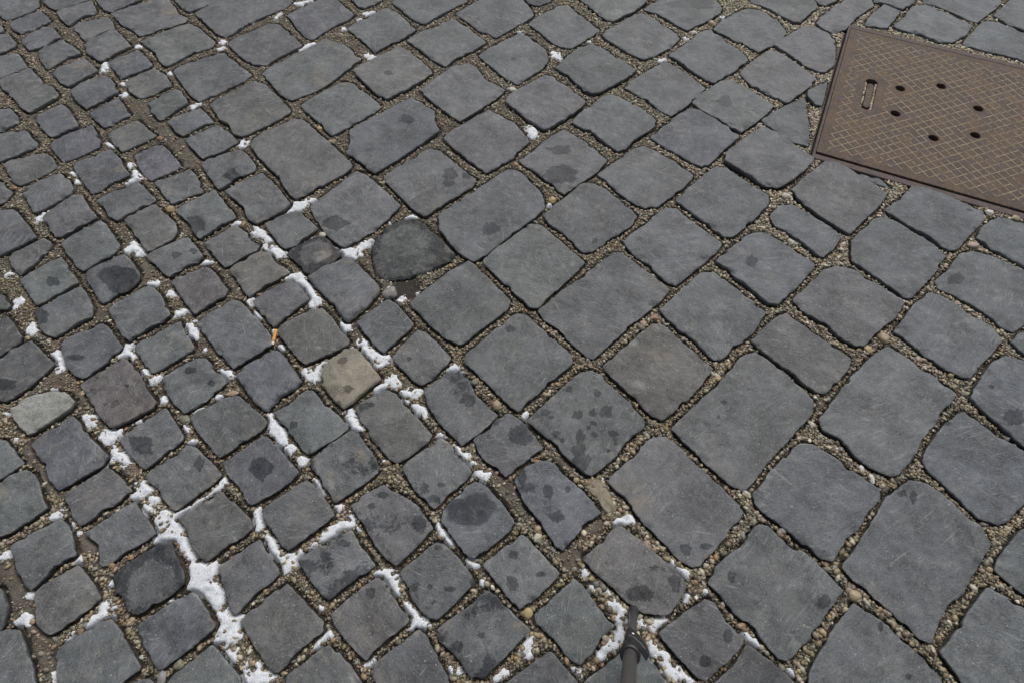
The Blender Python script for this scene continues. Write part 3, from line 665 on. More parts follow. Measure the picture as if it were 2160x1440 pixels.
def ell(PX, PY, e, seed):
    x, y, rx, ry = e
    a = np.arctan2((PY-y)/ry, (PX-x)/rx)
    q = np.hypot((PX-x)/rx, (PY-y)/ry)*(1+.50*fbm(np.cos(a)*1.5+x, np.sin(a)*1.5+y, 1.0, 3, seed))
    return np.clip(1-q*.5, 0, 1)

outlines = []
for i, s in enumerate(stones):
    g = s['g']; fl = s['flags']
    c0, A = centroid(g)
    O = smooth_outline(g, .0032)
    ang = O-c0; rad = np.hypot(*ang.T)[:, None]
    disp = .0008+.0022*fbm(O[:, 0], O[:, 1], 62, 3, i)+.0013*fbm(O[:, 0], O[:, 1], 210, 2, i+50)
    disp -= .0040*sstep(.70, .9, vnoise(O[:, 0]*38, O[:, 1]*38, i+91))
    O = O+ang/rad*disp[:, None]
    s['O'] = O; s['c'] = c0; s['A'] = A; outlines.append(O)
    r = np.random.default_rng(100+i)
    z0 = r.normal(0, .0014); tilt = r.normal(0, .010, 2); rough = r.uniform(.7, 1.25); dome = r.uniform(.0, .0012); drop = r.uniform(.0009, .0020)
    if 'tall' in fl: z0 += .006
    if 'low' in fl: z0 -= .006
    if 'sunk' in fl: z0 -= .001; tilt = np.array([.02, .075]); rough = 2.4; dome = .008; drop = .009
    if 'edge' in fl: drop = .008
    if 'tan' in fl: rough = 2.0; dome = .005; drop = .006
    V, Q, T = stone_shell(O, c0, i*31, z0, tilt, dome, drop, rough, .0036 if A > .015 else .0032)
    nn_ = len(O); kk = np.arange(len(V))//nn_; chip = np.zeros(len(V))
    for q in range(int(r.integers(2, 5))):
        p = O[r.integers(nn_)]; rc = r.uniform(.005, .014)*(1 if A < .0165 else 1.25)
        dd = np.hypot(V[:, 0]-p[0], V[:, 1]-p[1])*(1+.35*fbm(V[:, 0], V[:, 1], 140, 2, i+q))
        cut = np.clip(1-dd/rc, 0, 1)**.6*r.uniform(.0022, .0050)
        V[:, 2] -= np.where(kk >= 3, cut, 0); chip = np.maximum(chip, sstep(.0, .25, cut/.005)*(kk >= 3))
    PX, PY = pixel(V[:, 0], V[:, 1])
    wet = np.zeros(len(V)); tn = np.zeros(len(V)); pl = np.zeros(len(V)); pd = np.zeros(len(V))
    for k, e in enumerate(s['wet']): wet = np.maximum(wet, ell(PX, PY, e, k+i))
    for k, e in enumerate(s['pud']): pd = np.maximum(pd, ell(PX, PY, e, k+i))
    for kind, *e in spots:
        v = ell(PX, PY, e, int(e[0]))
        if kind == 'pale': pl = np.maximum(pl, v)
        else: tn = np.maximum(tn, v)
    X, Y = V[:, 0], V[:, 1]
    rr = np.hypot(X-c0[0], Y-c0[1])/np.sqrt(A/np.pi)
    if 'wetall' in fl: wet[:] = .9
    if 'patch' in fl: wet = np.maximum(wet, .20+.38*sstep(.25, .95, rr)+.34*fbm(X, Y, 22, 3, i))
    if 'sunk' in fl: wet = np.maximum(wet, .20+.36*sstep(.4, 1.0, rr)+.40*fbm(X, Y, 16, 3, i))
    if 'stain' in fl: wet = np.maximum(wet, .42+.42*fbm(X, Y, 26, 3, i+3))
    elif s['wet'] and s['px'][:, 1].mean() > 820 and c0[0] < .25: wet = np.maximum(wet, .27+.42*fbm(X, Y, 30, 3, i+3))
    tn = np.maximum(tn, .20+.36*fbm(X, Y, 18, 3, i+8)+.10*sstep(.8, 1.0, rr)-(.10 if c0[0] > .3 else 0))
    pl = np.maximum(pl, .20+.40*fbm(X, Y, 24, 3, i+12))
    pl = np.maximum(pl, np.where((kk >= 3) & (kk <= 6), .36+.34*fbm(X, Y, 45, 2, i+15), 0))
    pl = np.maximum(pl, chip*(.40+.3*fbm(X, Y, 60, 2, i+16)))
    Vl = V.copy(); Vl[:, 0] -= c0[0]; Vl[:, 1] -= c0[1]
    small = A < .0165
    nm = 'small_sett' if small else 'large_sett'
    o = mesh(nm, Vl, Q, T, M_STONE, attrs={'mark': ('FLOAT_COLOR', np.c_[wet, tn, pl, pd])})
    o.location = (c0[0], c0[1], 0)
    tone = [t for t in TONES if t and t in fl]
    colr = np.array(TONES[tone[0]] if tone else TONES[''])
    if 'dark2' in fl: colr = np.minimum(colr, np.array(TONES['dark2']))
    colr = colr*r.uniform(.92, 1.08)*(1+r.normal(0, .012, 3))
    o.color = (*colr, 1)
    s['obj'] = o; s['small'] = small; s['tone'] = tone[0] if tone else ''

# ------------------------------------------------------------------ joint raster (distance to nearest sett)
GX0, GX1, GY0, GY1, ST = -2.0, 2.0, -.12, 2.2, .003
gx = np.arange(GX0, GX1, ST); gy = np.arange(GY0, GY1, ST)
XX, YY = np.meshgrid(gx, gy)
D = np.full(XX.shape, .03)
for O in outlines:
    a = np.clip(((O.min(0)-.03-[GX0, GY0])/ST).astype(int), 0, None); b = ((O.max(0)+.03-[GX0, GY0])/ST).astype(int)+1
    sl = np.s_[a[1]:max(b[1], 0), a[0]:max(b[0], 0)]
    x, y = XX[sl], YY[sl]
    if x.size == 0: continue
    P = O[::3]; E = np.roll(P, -1, 0)-P; best = np.full(x.shape, 9.0)
    for p, e in zip(P, E):
        t = np.clip(((x-p[0])*e[0]+(y-p[1])*e[1])/(e@e), 0, 1)
        best = np.minimum(best, (x-p[0]-t*e[0])**2+(y-p[1]-t*e[1])**2)
    best = np.sqrt(best); best[inside(P, x, y)] *= -1
    D[sl] = np.minimum(D[sl], best)
# manhole rectangle
CC = np.array([1.1964, 1.3674]); CA = math.radians(-24.98); CU = np.array([math.cos(CA), math.sin(CA)]); CV = np.array([-CU[1], CU[0]])
FU, FV = .296, .336
def cover_uv(x, y): return (x-CC[0])*CU[0]+(y-CC[1])*CU[1], (x-CC[0])*CV[0]+(y-CC[1])*CV[1]
cu, cv = cover_uv(XX, YY)
rect = np.maximum(abs(cu)-FU, abs(cv)-FV)
DS = D.copy(); D = np.minimum(D, rect+.0015)
PXX, PYY = pixel(XX, YY)
mud = np.zeros(XX.shape)
for l in MUD.split('\n'):
    t, s_ = l.split(' '); ox, oy = TILE[t]; x, y, rx, ry = map(float, s_.split(','))
    mud = np.maximum(mud, sstep(.0, .45, ell(PXX, PYY, (ox+x/3, oy+y/3, rx/3*1.25, ry/3*1.25), 3)-.25))
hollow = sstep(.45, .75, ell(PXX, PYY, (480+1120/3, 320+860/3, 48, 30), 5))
fill = sstep(.0012, .0090, np.minimum(DS, rect+.010))
GZ = -.0180+.0122*fill+.0035*mud*fill+fbm(XX, YY, 14, 3, 5)*.0022+fbm(XX, YY, 120, 2, 6)*.0011-.010*hollow
GZ = np.where(rect < -.010, -.10, GZ)
ny, nx = XX.shape
def grid_quads(keep):
    j, i = np.nonzero(keep[:-1, :-1] & keep[1:, :-1] & keep[:-1, 1:] & keep[1:, 1:])
    a = j*nx+i; return np.c_[a, a+1, a+nx+1, a+nx]
def compact(V, Q, *att):
    u, inv = np.unique(Q, return_inverse=True); return V[u], inv.reshape(Q.shape), [t[u] for t in att]
inview = (PXX > -260) & (PXX < 2420) & (PYY > -200) & (PYY < 1700)
Vg = np.c_[XX.ravel(), YY.ravel(), GZ.ravel()]
soil = np.c_[mud.ravel(), hollow.ravel(), mud.ravel()*0, mud.ravel()*0+1]
Vg2, Qg, (soil2,) = compact(Vg, grid_quads((D > -.008) & inview | (rect < .02)), soil)
k = len(Vg2)
Vg2 = np.vstack([Vg2, [[-9, -7, -.020], [9, -7, -.020], [9, 10, -.020], [-9, 10, -.020]]]); soil2 = np.vstack([soil2, [[.5, 0, 0, 1]]*4])
# the sheet below has an opening under the manhole
hole = [CC+a*.31*CU+b*.35*CV for a, b in ((-1, -1), (1, -1), (1, 1), (-1, 1))]
Vg2 = np.vstack([Vg2, [[*h_, -.020] for h_ in hole]]); soil2 = np.vstack([soil2, [[.5, 0, 0, 1]]*4])
Qg = np.vstack([Qg, [[k+i, k+(i+1) % 4, k+4+(i+1) % 4, k+4+i] for i in range(4)]])
gr = mesh('ground', Vg2, Qg, None, M_GRIT, attrs={'soil': ('FLOAT_COLOR', soil2)})
tag(gr, kind='structure')

def sample(F, x, y):
    i = np.clip(((x-GX0)/ST).round().astype(int), 0, nx-1); j = np.clip(((y-GY0)/ST).round().astype(int), 0, ny-1)
    return F[j, i]

# ------------------------------------------------------------------ snow in the joints
S = np.full(XX.shape, -1.)
for l in SNOW.strip().split('\n'):
    t, rest = l.split(' ', 1); ox, oy = TILE[t]
    for chain in rest.split(';'):
        pts = [tuple(map(float, q.split(','))) for q in chain.split()]
        W = []
        for x, y, r in pts:
            px, py = ox+x/3, oy+y/3; X, Y = ground(px, py); W.append((float(X), float(Y), r/3*metres_per_px(py)*1.42+.0014))
        for (a, b) in (zip(W, W[1:]) if len(W) > 1 else [(W[0], W[0])]):
            m = max(a[2], b[2])*2.6+.004
            x0 = min(a[0], b[0])-m; x1 = max(a[0], b[0])+m; y0 = min(a[1], b[1])-m; y1 = max(a[1], b[1])+m
            i0, i1 = [int(np.clip((q-GX0)/ST, 0, nx)) for q in (x0, x1)]; j0, j1 = [int(np.clip((q-GY0)/ST, 0, ny)) for q in (y0, y1)]
            if i1 <= i0 or j1 <= j0: continue
            sl = np.s_[j0:j1, i0:i1]; x, y = XX[sl], YY[sl]
            e = np.array([b[0]-a[0], b[1]-a[1]]); L = e@e
            tt = np.clip(((x-a[0])*e[0]+(y-a[1])*e[1])/L, 0, 1) if L > 0 else 0*x
            r = a[2]+(b[2]-a[2])*tt
            S[sl] = np.maximum(S[sl], 1.6-np.hypot(x-a[0]-tt*e[0], y-a[1]-tt*e[1])/r)
F = S-.58+.60*fbm(XX, YY, 62, 3, 21)+.78*fbm(XX, YY, 150, 2, 22)
F = np.where(S <= -.9, -1, F)
F = np.where(D < -.0045, -1, F)
th = np.clip(F, 0, 1)
SZ = GZ+np.where(F > 0, .0012+.0042*th**.7, -.006*np.clip(-F*6, 0, 1))+.0030*fbm(XX, YY, 125, 2, 31)*(F > 0)
SZ = np.minimum(SZ, -.0012+.0012*fbm(XX, YY, 90, 2, 33))
kp = F > 0
pad = kp.copy(); pad[1:] |= kp[:-1]; pad[:-1] |= kp[1:]; pad[:, 1:] |= kp[:, :-1]; pad[:, :-1] |= kp[:, 1:]
Vs, Qs, _ = compact(np.c_[XX.ravel(), YY.ravel(), SZ.ravel()], grid_quads(pad))
sn = mesh('snow', Vs, Qs, None, M_SNOW)
tag(sn, 'thin white leftover snow lying in the joints between the setts', 'snow', kind='stuff')

# ------------------------------------------------------------------ gravel: tens of thousands of pebbles in the joints
def octa():
    v = [(1, 0, 0), (-1, 0, 0), (0, 1, 0), (0, -1, 0), (0, 0, 1), (0, 0, -1)]
    f = [(0, 2, 4), (2, 1, 4), (1, 3, 4), (3, 0, 4), (2, 0, 5), (1, 2, 5), (3, 1, 5), (0, 3, 5)]
    def sub(v, f):
        v = list(v); c = {}; g = []
        def m(a, b):
            k = (min(a, b), max(a, b))
            if k not in c:
                p = np.array(v[a])+np.array(v[b]); v.append(tuple(p/np.linalg.norm(p))); c[k] = len(v)-1
            return c[k]
        for a, b, d in f:
            x, y, z = m(a, b), m(b, d), m(d, a); g += [(a, x, z), (x, b, y), (z, y, d), (x, y, z)]
        return v, g
    one = sub(v, f); three = sub(*sub(*one))
    return one, three
(OV, OF), (BV, BF) = octa()
OV, OF, BV, BF = map(np.array, (OV, OF, BV, BF))
PAL = np.array([(.215, .18, .115), (.16, .13, .08), (.26, .235, .18), (.115, .095, .065), (.15, .14, .12), (.34, .315, .26), (.20, .145, .10), (.085, .075, .06), (.22, .20, .165), (.20, .14, .08), (.12, .12, .115), (.42, .40, .36), (.175, .138, .115)])
def weights(px, py):
    n = len(px)
    w = np.tile(np.array([14, 13, 11, 12, 10, 5, 7, 9, 9, 3, 6, 1.2, 3.]), (n, 1))
    right = sstep(1250, 1750, px)*sstep(900, 450, py)
    w[:, [2, 5, 8, 11]] *= (1+1.3*right)[:, None]; w[:, [3, 7, 1]] *= (1-.6*right)[:, None]
    left = sstep(1000, 300, px)
    w[:, [12, 6]] *= (1+.8*left)[:, None]
    return w/w.sum(1, keepdims=True)
def scatter(spacing, rlo, rhi, dmin, lift, seed, dens):
    r = np.random.default_rng(seed)
    xs = np.arange(GX0+.02, GX1-.02, spacing); ys = np.arange(GY0+.02, GY1-.02, spacing)
    x, y = np.meshgrid(xs, ys); x = (x+r.uniform(-.5, .5, x.shape)*spacing).ravel(); y = (y+r.uniform(-.5, .5, y.shape)*spacing).ravel()
    px, py = pixel(x, y); d = sample(D, x, y)
    ok = (px > -120) & (px < 2280) & (py > -80) & (py < 1560) & (d > dmin)
    x, y, px, py, d = [q[ok] for q in (x, y, px, py, d)]
    p = dens*(1-.80*sample(mud, x, y))*(1-.72*sstep(.05, .35, sample(F, x, y)))*(1-.97*sample(hollow, x, y))
    bare = sstep(.50, .70, vnoise(x*9, y*9, 77))
    p = p*(1-.45*bare*sstep(1300, 700, px))
    ok = r.random(len(x)) < p
    x, y, px, py, d = [q[ok] for q in (x, y, px, py, d)]
    big = sstep(700, 1400, px)*.5+sstep(500, 1200, py)*.5
    rad = (rlo+(rhi-rlo)*r.random(len(x))**1.8)*(.78+.40*big)
    rad = np.minimum(rad, np.maximum(d*1.1, rlo*.8))
    return x, y, px, py, rad, sample(GZ, x, y)+rad*lift
parts = [scatter(.0060, .0021, .0046, .0020, .45, 1, .85), scatter(.0039, .0012, .0023, .0012, .42, 2, .9), scatter(.016, .0042, .0060, .0045, .45, 3, .18)]
x, y, px, py, rad, z = [np.concatenate(q) for q in zip(*parts)]
# pebbles packed round the lift bar of the cover
a = rng.uniform(0, 2*math.pi, 150); lu = -.1845+.0145*np.sign(np.cos(a))*rng.uniform(.8, 1.05, 150); lv = -.003+.066*rng.uniform(-1, 1, 150)
lx = CC[0]+lu*CU[0]+lv*CV[0]; ly = CC[1]+lu*CU[1]+lv*CV[1]; lp = pixel(lx, ly)
x = np.r_[x, lx]; y = np.r_[y, ly]; px = np.r_[px, lp[0]]; py = np.r_[py, lp[1]]; rad = np.r_[rad, rng.uniform(.0018, .0032, 150)]; z = np.r_[z, np.full(150, -.0058)]
n = len(x); w = weights(px, py).cumsum(1); pick = (rng.random(n)[:, None] > w).sum(1).clip(0, len(PAL)-1)
pc = PAL[pick]*rng.uniform(.75, 1.25, (n, 1))*np.array([1.02, .985, .89])*(1.12+.40*(sstep(1250, 1750, px)*sstep(800, 350, py)))[:, None]
th_ = rng.uniform(0, 2*math.pi, n); sc = np.c_[rng.uniform(.95, 1.5, n), rng.uniform(.75, 1.05, n), rng.uniform(.55, .85, n)]*rad[:, None]
B = OV[None]*(1+rng.uniform(-.17, .17, (n, len(OV), 1)))*sc[:, None, :]
tl = rng.normal(0, .35, n)
B[:, :, 2] += B[:, :, 0]*tl[:, None]
ct, stn = np.cos(th_)[:, None], np.sin(th_)[:, None]
Bx = B[:, :, 0]*ct-B[:, :, 1]*stn; By = B[:, :, 0]*stn+B[:, :, 1]*ct
VP = np.stack([Bx+x[:, None], By+y[:, None], B[:, :, 2]+z[:, None]], 2).reshape(-1, 3)
TP = (OF[None]+(np.arange(n)*len(OV))[:, None, None]).reshape(-1, 3)
ca = np.repeat(np.c_[pc, np.ones(n)], len(OV), 0)
gv = mesh('gravel', VP, None, TP, M_PEB, attrs={'col': ('FLOAT_COLOR', ca)})
tag(gv, 'small tan and grey pebbles filling the joints between the setts', 'gravel', kind='stuff')
print('pebbles', n)

# ------------------------------------------------------------------ larger single pebbles
PCOL = {'pinkish': (.26, .19, .15), 'yellow': (.29, .22, .11), 'brown': (.19, .135, .085), 'orange': (.24, .14, .065), 'pale': (.34, .32, .26), 'grey': (.20, .19, .18), 'tan': (.27, .21, .13), 'olive': (.15, .145, .095), 'white': (.42, .41, .375)}
pebbles = []
for k, l in enumerate(PEBBLES.strip().split('\n')):
    t, s_, cn = l.split(' ')[0], l.split(' ')[1].rsplit(',', 1)[0], l.rsplit(',', 1)[1]
    ox, oy = TILE[t]; X_, Y_, rx, ry = map(float, s_.split(','))
    qx, qy = ox+X_/3, oy+Y_/3; mp = metres_per_px(qy)
    gx_, gy_ = map(float, ground(qx, qy)); r = np.random.default_rng(900+k)
    ax, ay = rx/3*mp, ry/3*mp*1.25; az = min(ax, ay)*.62
    v = BV*(.93+.24*fbm(BV[:, 0]+k*3, BV[:, 1]+BV[:, 2]*.7, 1.2, 3, k)+.10*fbm(BV[:, 2]+k, BV[:, 0]-BV[:, 1], 2.5, 2, k+1))[:, None]
    ang = r.normal(0, .25)
    v = v*[ax, ay, az]; v = np.c_[v[:, 0]*math.cos(ang)-v[:, 1]*math.sin(ang), v[:, 0]*math.sin(ang)+v[:, 1]*math.cos(ang), v[:, 2]]
    base = np.array(PCOL[cn])*r.uniform(.9, 1.1)
    mot = 1+.22*fbm(BV[:, 0]*2+k, BV[:, 1]*2+BV[:, 2], 1.6, 3, k+4)
    o = mesh('pebble', v, None, BF, M_PEB, attrs={'col': ('FLOAT_COLOR', np.c_[base*mot[:, None], np.ones(len(v))])})
    gz = float(sample(GZ, np.array(gx_), np.array(gy_)))
    o.location = (gx_, gy_, max(gz, -.011)+az*.45)
    pebbles.append((o, cn, qx, qy))

# ------------------------------------------------------------------ mortar lump
def K(pts): return np.c_[ground(*(np.array(pts, float).T/3+np.array([[960], [640]])))]
mo = K([(780, 1120), (830, 1098), (920, 1105), (962, 1165), (1005, 1240), (1030, 1300), (1000, 1350), (950, 1325), (900, 1240), (840, 1180)])
mc, mA = centroid(mo); MO = smooth_outline(mo, .003)
MO = MO+((MO-mc)/np.hypot(*(MO-mc).T)[:, None])*(.002*fbm(MO[:, 0], MO[:, 1], 80, 3, 4))[:, None]
V, Q, T = stone_shell(MO, mc, 777, .0005, np.array([.02, -.03]), .003, .006, 2.2, .0035)
V[:, 2] += .0018*fbm(V[:, 0], V[:, 1], 90, 3, 8)*(V[:, 2] > -.012)
V[:, 0] -= mc[0]; V[:, 1] -= mc[1]
lump = mesh('mortar_lump', V, Q, T, M_MORTAR); lump.location = (*mc, 0)
tag(lump, 'tan lump of crumbled mortar wedged in the joint above a snow patch', 'mortar lump')

# ------------------------------------------------------------------ manhole cover and frame
def frame_ring(u0, v0, u1, v1, zt, zb):
    V = []
    for z_, ch in ((zb, 0), (zt-.0015, 0), (zt, .0015)):
        V += [(-u1+ch, -v1+ch, z_), (u1-ch, -v1+ch, z_), (u1-ch, v1-ch, z_), (-u1+ch, v1-ch, z_)]
    for z_, ch in ((zt, .0012), (zt-.0015, 0), (zb, 0)):
        V += [(-u0-ch, -v0-ch, z_), (u0+ch, -v0-ch, z_), (u0+ch, v0+ch, z_), (-u0-ch, v0+ch, z_)]
    Q = []
    for r in range(5):
        for i in range(4): Q.append((r*4+i, r*4+(i+1) % 4, (r+1)*4+(i+1) % 4, (r+1)*4+i))
    return np.array(V), Q
PU, PV = .2800, .3110
FV_, FQ_ = frame_ring(PU+.0006, PV+.0048, FU-.008, FV, -.0018, -.06)
fr = mesh('manhole_surround', FV_, FQ_, None, M_FRAME, smooth=False)
fr.location = (*CC, 0); fr.rotation_euler = (0, 0, CA)
tag(fr, 'thin brown iron frame set in the paving round the manhole cover', 'manhole frame')
cov = empty('manhole_cover', (*CC, 0), CA)
tag(cov, 'rusty brown square iron manhole cover with diamond ridges and six holes', 'manhole cover')
HOLES = [(-.1057, .0617), (.0012, .1232), (.1040, .0608), (.1015, -.0625), (-.0008, -.1225), (-.1057, -.0600)]
SLU, SLV, SLW, SLH = -.1848, -.0028, .0170, .0740
def obround(w, h, n_=14):
    a = [(w*math.cos(t), h-w+w*math.sin(t)) for t in np.linspace(0, math.pi, n_)]
    return a+[(-p[0], -p[1]) for p in a]
def prism_obj(loop, z0, z1):
    n_ = len(loop); me = bpy.data.meshes.new('cut')
    me.from_pydata([(*p, z0) for p in loop]+[(*p, z1) for p in loop], [], [tuple(range(n_))[::-1], tuple(range(n_, 2*n_))]+[(i, (i+1) % n_, n_+(i+1) % n_, n_+i) for i in range(n_)])
    o = bpy.data.objects.new('cut', me); C.objects.link(o); return o
body = prism_obj([(-PU, -PV), (PU, -PV), (PU, PV), (-PU, PV)], -.016, -.0012)
cuts = [prism_obj([(hx+.0135*math.cos(t), hy+.0125*math.sin(t)) for t in np.linspace(0, 2*math.pi, 28, endpoint=False)], -.03, .02) for hx, hy in HOLES]
cuts.append(prism_obj([(SLU+p[0], SLV+p[1]) for p in obround(SLW, SLH)], -.03, .02))
for c_ in cuts:
    md = body.modifiers.new('b', 'BOOLEAN'); md.operation = 'DIFFERENCE'; md.solver = 'EXACT'; md.object = c_
bv = body.modifiers.new('bev', 'BEVEL'); bv.width = .0012; bv.segments = 2; bv.limit_method = 'ANGLE'
dg = bpy.context.evaluated_depsgraph_get(); dg.update()
pm = bpy.data.meshes.new_from_object(body.evaluated_get(dg))
for o_ in cuts+[body]: bpy.data.objects.remove(o_, do_unlink=True)
# raised lattice, worn and interrupted: part of the plate's own mesh
import bmesh
pm.materials.clear(); pm.materials.append(M_IRON); pm.materials.append(M_RIDGE)
bm = bmesh.new(); bm.from_mesh(pm)
for f_ in bm.faces: f_.material_index = 0
LAT = .0226
def ridge(u0, v0, du, dv, L, w, h):
    pu, pv = -dv, du
    ps = [(u0, v0), (u0+du*L, v0+dv*L)]
    lo = [bm.verts.new((q[0]+s_*pu*w, q[1]+s_*pv*w, -.0016)) for q in ps for s_ in (-1, 1)]
    hi = [bm.verts.new((q[0]+s_*pu*w*.55, q[1]+s_*pv*w*.55, h)) for q in ps for s_ in (-1, 1)]
    fs = [(hi[0], hi[2], hi[3], hi[1]), (lo[0], lo[2], hi[2], hi[0]), (lo[3], lo[1], hi[1], hi[3]), (lo[1], lo[0], hi[0], hi[1]), (lo[2], lo[3], hi[3], hi[2])]
    for k_, f_ in enumerate(fs):
        ff = bm.faces.new(f_); ff.material_index = 1
def blocked(u, v):
    if abs(u) > PU-.022 or abs(v) > PV-.012: return True
    if any(math.hypot(u-a_, v-b_) < .0185 for a_, b_ in HOLES): return True
    if abs(u-SLU) < .026 and abs(v-SLV) < SLH+.010: return True
    return False
R2 = math.sqrt(.5)
for fam in (0, 1):
    du, dv = (R2, R2) if fam == 0 else (R2, -R2)
    pu, pv = -dv, du
    for a_ in range(-22, 23):
        for b_ in range(-22, 23):
            cx_ = pu*(a_*LAT)+du*((b_)*LAT)+(du*LAT*.5); cy_ = pv*(a_*LAT)+dv*(b_*LAT)+(dv*LAT*.5)
            if blocked(cx_, cy_) or blocked(cx_+du*LAT*.45, cy_+dv*LAT*.45) or blocked(cx_-du*LAT*.45, cy_-dv*LAT*.45): continue
            wear = float(vnoise(np.array(cx_*18+9), np.array(cy_*18+3), 5))
            if random.random() < (.10 if wear > .72 else .015): continue
            Ls = LAT*(1 if random.random() < .86 else random.uniform(.55, .85))
            ridge(cx_-du*Ls/2, cy_-dv*Ls/2, du, dv, Ls, random.uniform(.0013, .0018), (-.0006 if fam == 0 else -.00075)+random.uniform(-.0001, .0001))
bm.to_mesh(pm); bm.free(); pm.name = 'plate'
plate = bpy.data.objects.new('plate', pm); C.objects.link(plate); plate.parent = cov; plate.location = (0, .0030, 0)
def loft(name, loops, mat, parent, cap=True, smooth=True):
    n_ = len(loops[0]); V_ = [p for L_ in loops for p in L_]
    Q_ = [(r*n_+i, r*n_+(i+1) % n_, (r+1)*n_+(i+1) % n_, (r+1)*n_+i) for r in range(len(loops)-1) for i in range(n_)]
    me = bpy.data.meshes.new(name); fs = list(Q_)
    if cap: fs += [tuple(range(n_))[::-1], tuple(range((len(loops)-1)*n_, len(loops)*n_))]
    me.from_pydata([tuple(p) for p in V_], [], fs); me.update()
    me.polygons.foreach_set('use_smooth', [smooth and len(p.vertices) == 4 for p in me.polygons])
    me.materials.append(mat); o = bpy.data.objects.new(name, me); C.objects.link(o); o.parent = parent
    return o
bar = [[(SLU+p[0]*k_, SLV+p[1]*k_*1.0, z_) for p in obround(.0088, .058)] for k_, z_ in ((1, -.016), (1, -.0040), (.93, -.0026))]
loft('lift_bar', bar, M_IRON, cov, smooth=False)
pan = [[(SLU+p[0], SLV+p[1], z_) for p in obround(SLW+.002, SLH+.002)] for z_ in (-.030, -.0165)]
loft('lift_recess', pan, M_MORTAR, cov, smooth=False)
sump = frame_ring(.27, .30, .276, .308, -.018, -.099)
sump_o = mesh('pit_wall', sump[0], sump[1], None, M_FRAME, parent=fr, smooth=False)

# ------------------------------------------------------------------ cigarette butt
bx_, by_ = map(float, ground(577.0, 711.0)); bz = -.0035
butt = empty('cigarette_butt', (bx_, by_, bz), math.radians(-4))
butt.rotation_euler = (math.radians(8), 0, math.radians(-5))
tag(butt, 'orange cigarette butt with white end lying in a joint', 'cigarette butt')
def roundbar(name, y0, y1, r0, mat, parent, sq=1.0, wob=0.0, seed=0):
    L_ = []
    ys_ = np.linspace(y0, y1, 9)
    for k_, yy in enumerate(ys_):
        rr_ = r0*(.90 if k_ in (0, len(ys_)-1) else 1)
        L_.append([(rr_*math.cos(t)*(1+wob*math.sin(3*yy*300+t*2+seed)), yy, sq*rr_*math.sin(t)*(1+wob*math.cos(yy*500+t*3))) for t in np.linspace(0, 2*math.pi, 20, endpoint=False)])
    return loft(name, L_, mat, parent)
roundbar('filter', -.0085, .0195, .0037, M_FILTER, butt, .9, .06)
roundbar('paper', -.0155, -.0087, .0035, M_PAPER, butt, .85, .10, 2)

# ------------------------------------------------------------------ tripod
def cam_to_world(x_, y_, z_): return Vector((x_, CP*z_-SP*y_, CAM_H-SP*z_-CP*y_))
fx_, fy_ = map(float, ground(1338.0, 1284.0))
foot = Vector((fx_, fy_, -.006)); apex = Vector((-.007, -.215, .855))
tri = empty('tripod', (apex.x, apex.y, 0))
tag(tri, 'dark grey tripod with telescopic leg standing between snowy setts', 'tripod')
def tube_between(name, a, b, prof, mat, parent, seg=28, side=None):
    """prof: list of (distance along a->b, radius)"""
    d = (b-a).normalized(); u = d.cross(Vector((0, 0, 1))).normalized(); v = u.cross(d)
    L_ = []
    for t, r_ in prof:
        p = a+d*t-tri.location
        L_.append([tuple(p+u*(r_*math.cos(q))+v*(r_*math.sin(q))) for q in np.linspace(0, 2*math.pi, seg, endpoint=False)])
    return loft(name, L_, mat, parent)
for q in range(3):
    rotm = Matrix.Rotation(q*2*math.pi/3, 3, 'Z'); hz = foot-apex
    ft = apex+rotm@Vector((hz.x, hz.y, hz.z)); ft.z = -.006 if q == 0 else 0.0
    L = (apex-ft).length; d = (apex-ft).normalized()
    CL = .198
    leg = tube_between('leg', ft, apex, [(CL+.012, .0084), (CL+.014, .0090), (L-.05, .0096), (L-.045, .0090)], M_TUBE, tri)
    tube_between('lower_tube', ft, apex, [(.012, .0068), (CL-.012, .0068)], M_TUBE, leg)
    fo = tube_between('foot', ft, apex, [(-.004, .0065), (0, .0084), (.010, .0088), (.020, .0086), (.0215, .0074)], M_RUBBER, leg)
    # clamp: collar with a folded lever and a rivet
    cl = tube_between('clamp', ft, apex, [(CL-.036, .0076), (CL-.034, .0092), (CL-.020, .0108), (CL-.004, .0122), (CL+.010, .0134), (CL+.022, .0136), (CL+.024, .0112)], M_BLACK, leg)
    u = d.cross(Vector((0, 0, 1))).normalized(); v = u.cross(d)          # u: to one side, v: up from the leg
    if v.z < 0: v = -v
    if u.x < 0: u = -u
    def lever_pt(t, su, sv): return tuple(ft+d*t+u*su+v*sv-tri.location)
    loops = []
    for su, t0, t1, sv0, sv1 in ((-.0125, CL-.044, CL-.004, .004, .0135), (-.004, CL-.037, CL-.002, .0085, .0162), (.006, CL-.028, CL+.001, .0085, .0160), (.015, CL-.019, CL+.004, .004, .0140), (.0235, CL-.012, CL+.004, .000, .0100)):
        loops.append([lever_pt(t0, su, sv0), lever_pt(t1, su, sv0), lever_pt(t1-.002, su, sv1), lever_pt(t0+.002, su, sv1)])
    lv = loft('lever', loops, M_BLACK, leg, smooth=False)
    bvm = lv.modifiers.new('bev', 'BEVEL'); bvm.width = .0016; bvm.segments = 2
    rv_c = ft+d*(CL-.014)+u*(-.0055)+v*.0150
    rl = []
    for r_, hh in ((.0019, 0), (.0019, .0011), (.0013, .0016)):
        rl.append([tuple(rv_c+u*(r_*math.cos(t))+d*(r_*math.sin(t))+v*hh-tri.location) for t in np.linspace(0, 2*math.pi, 16, endpoint=False)])
    loft('rivet', rl, M_RIVET, leg)
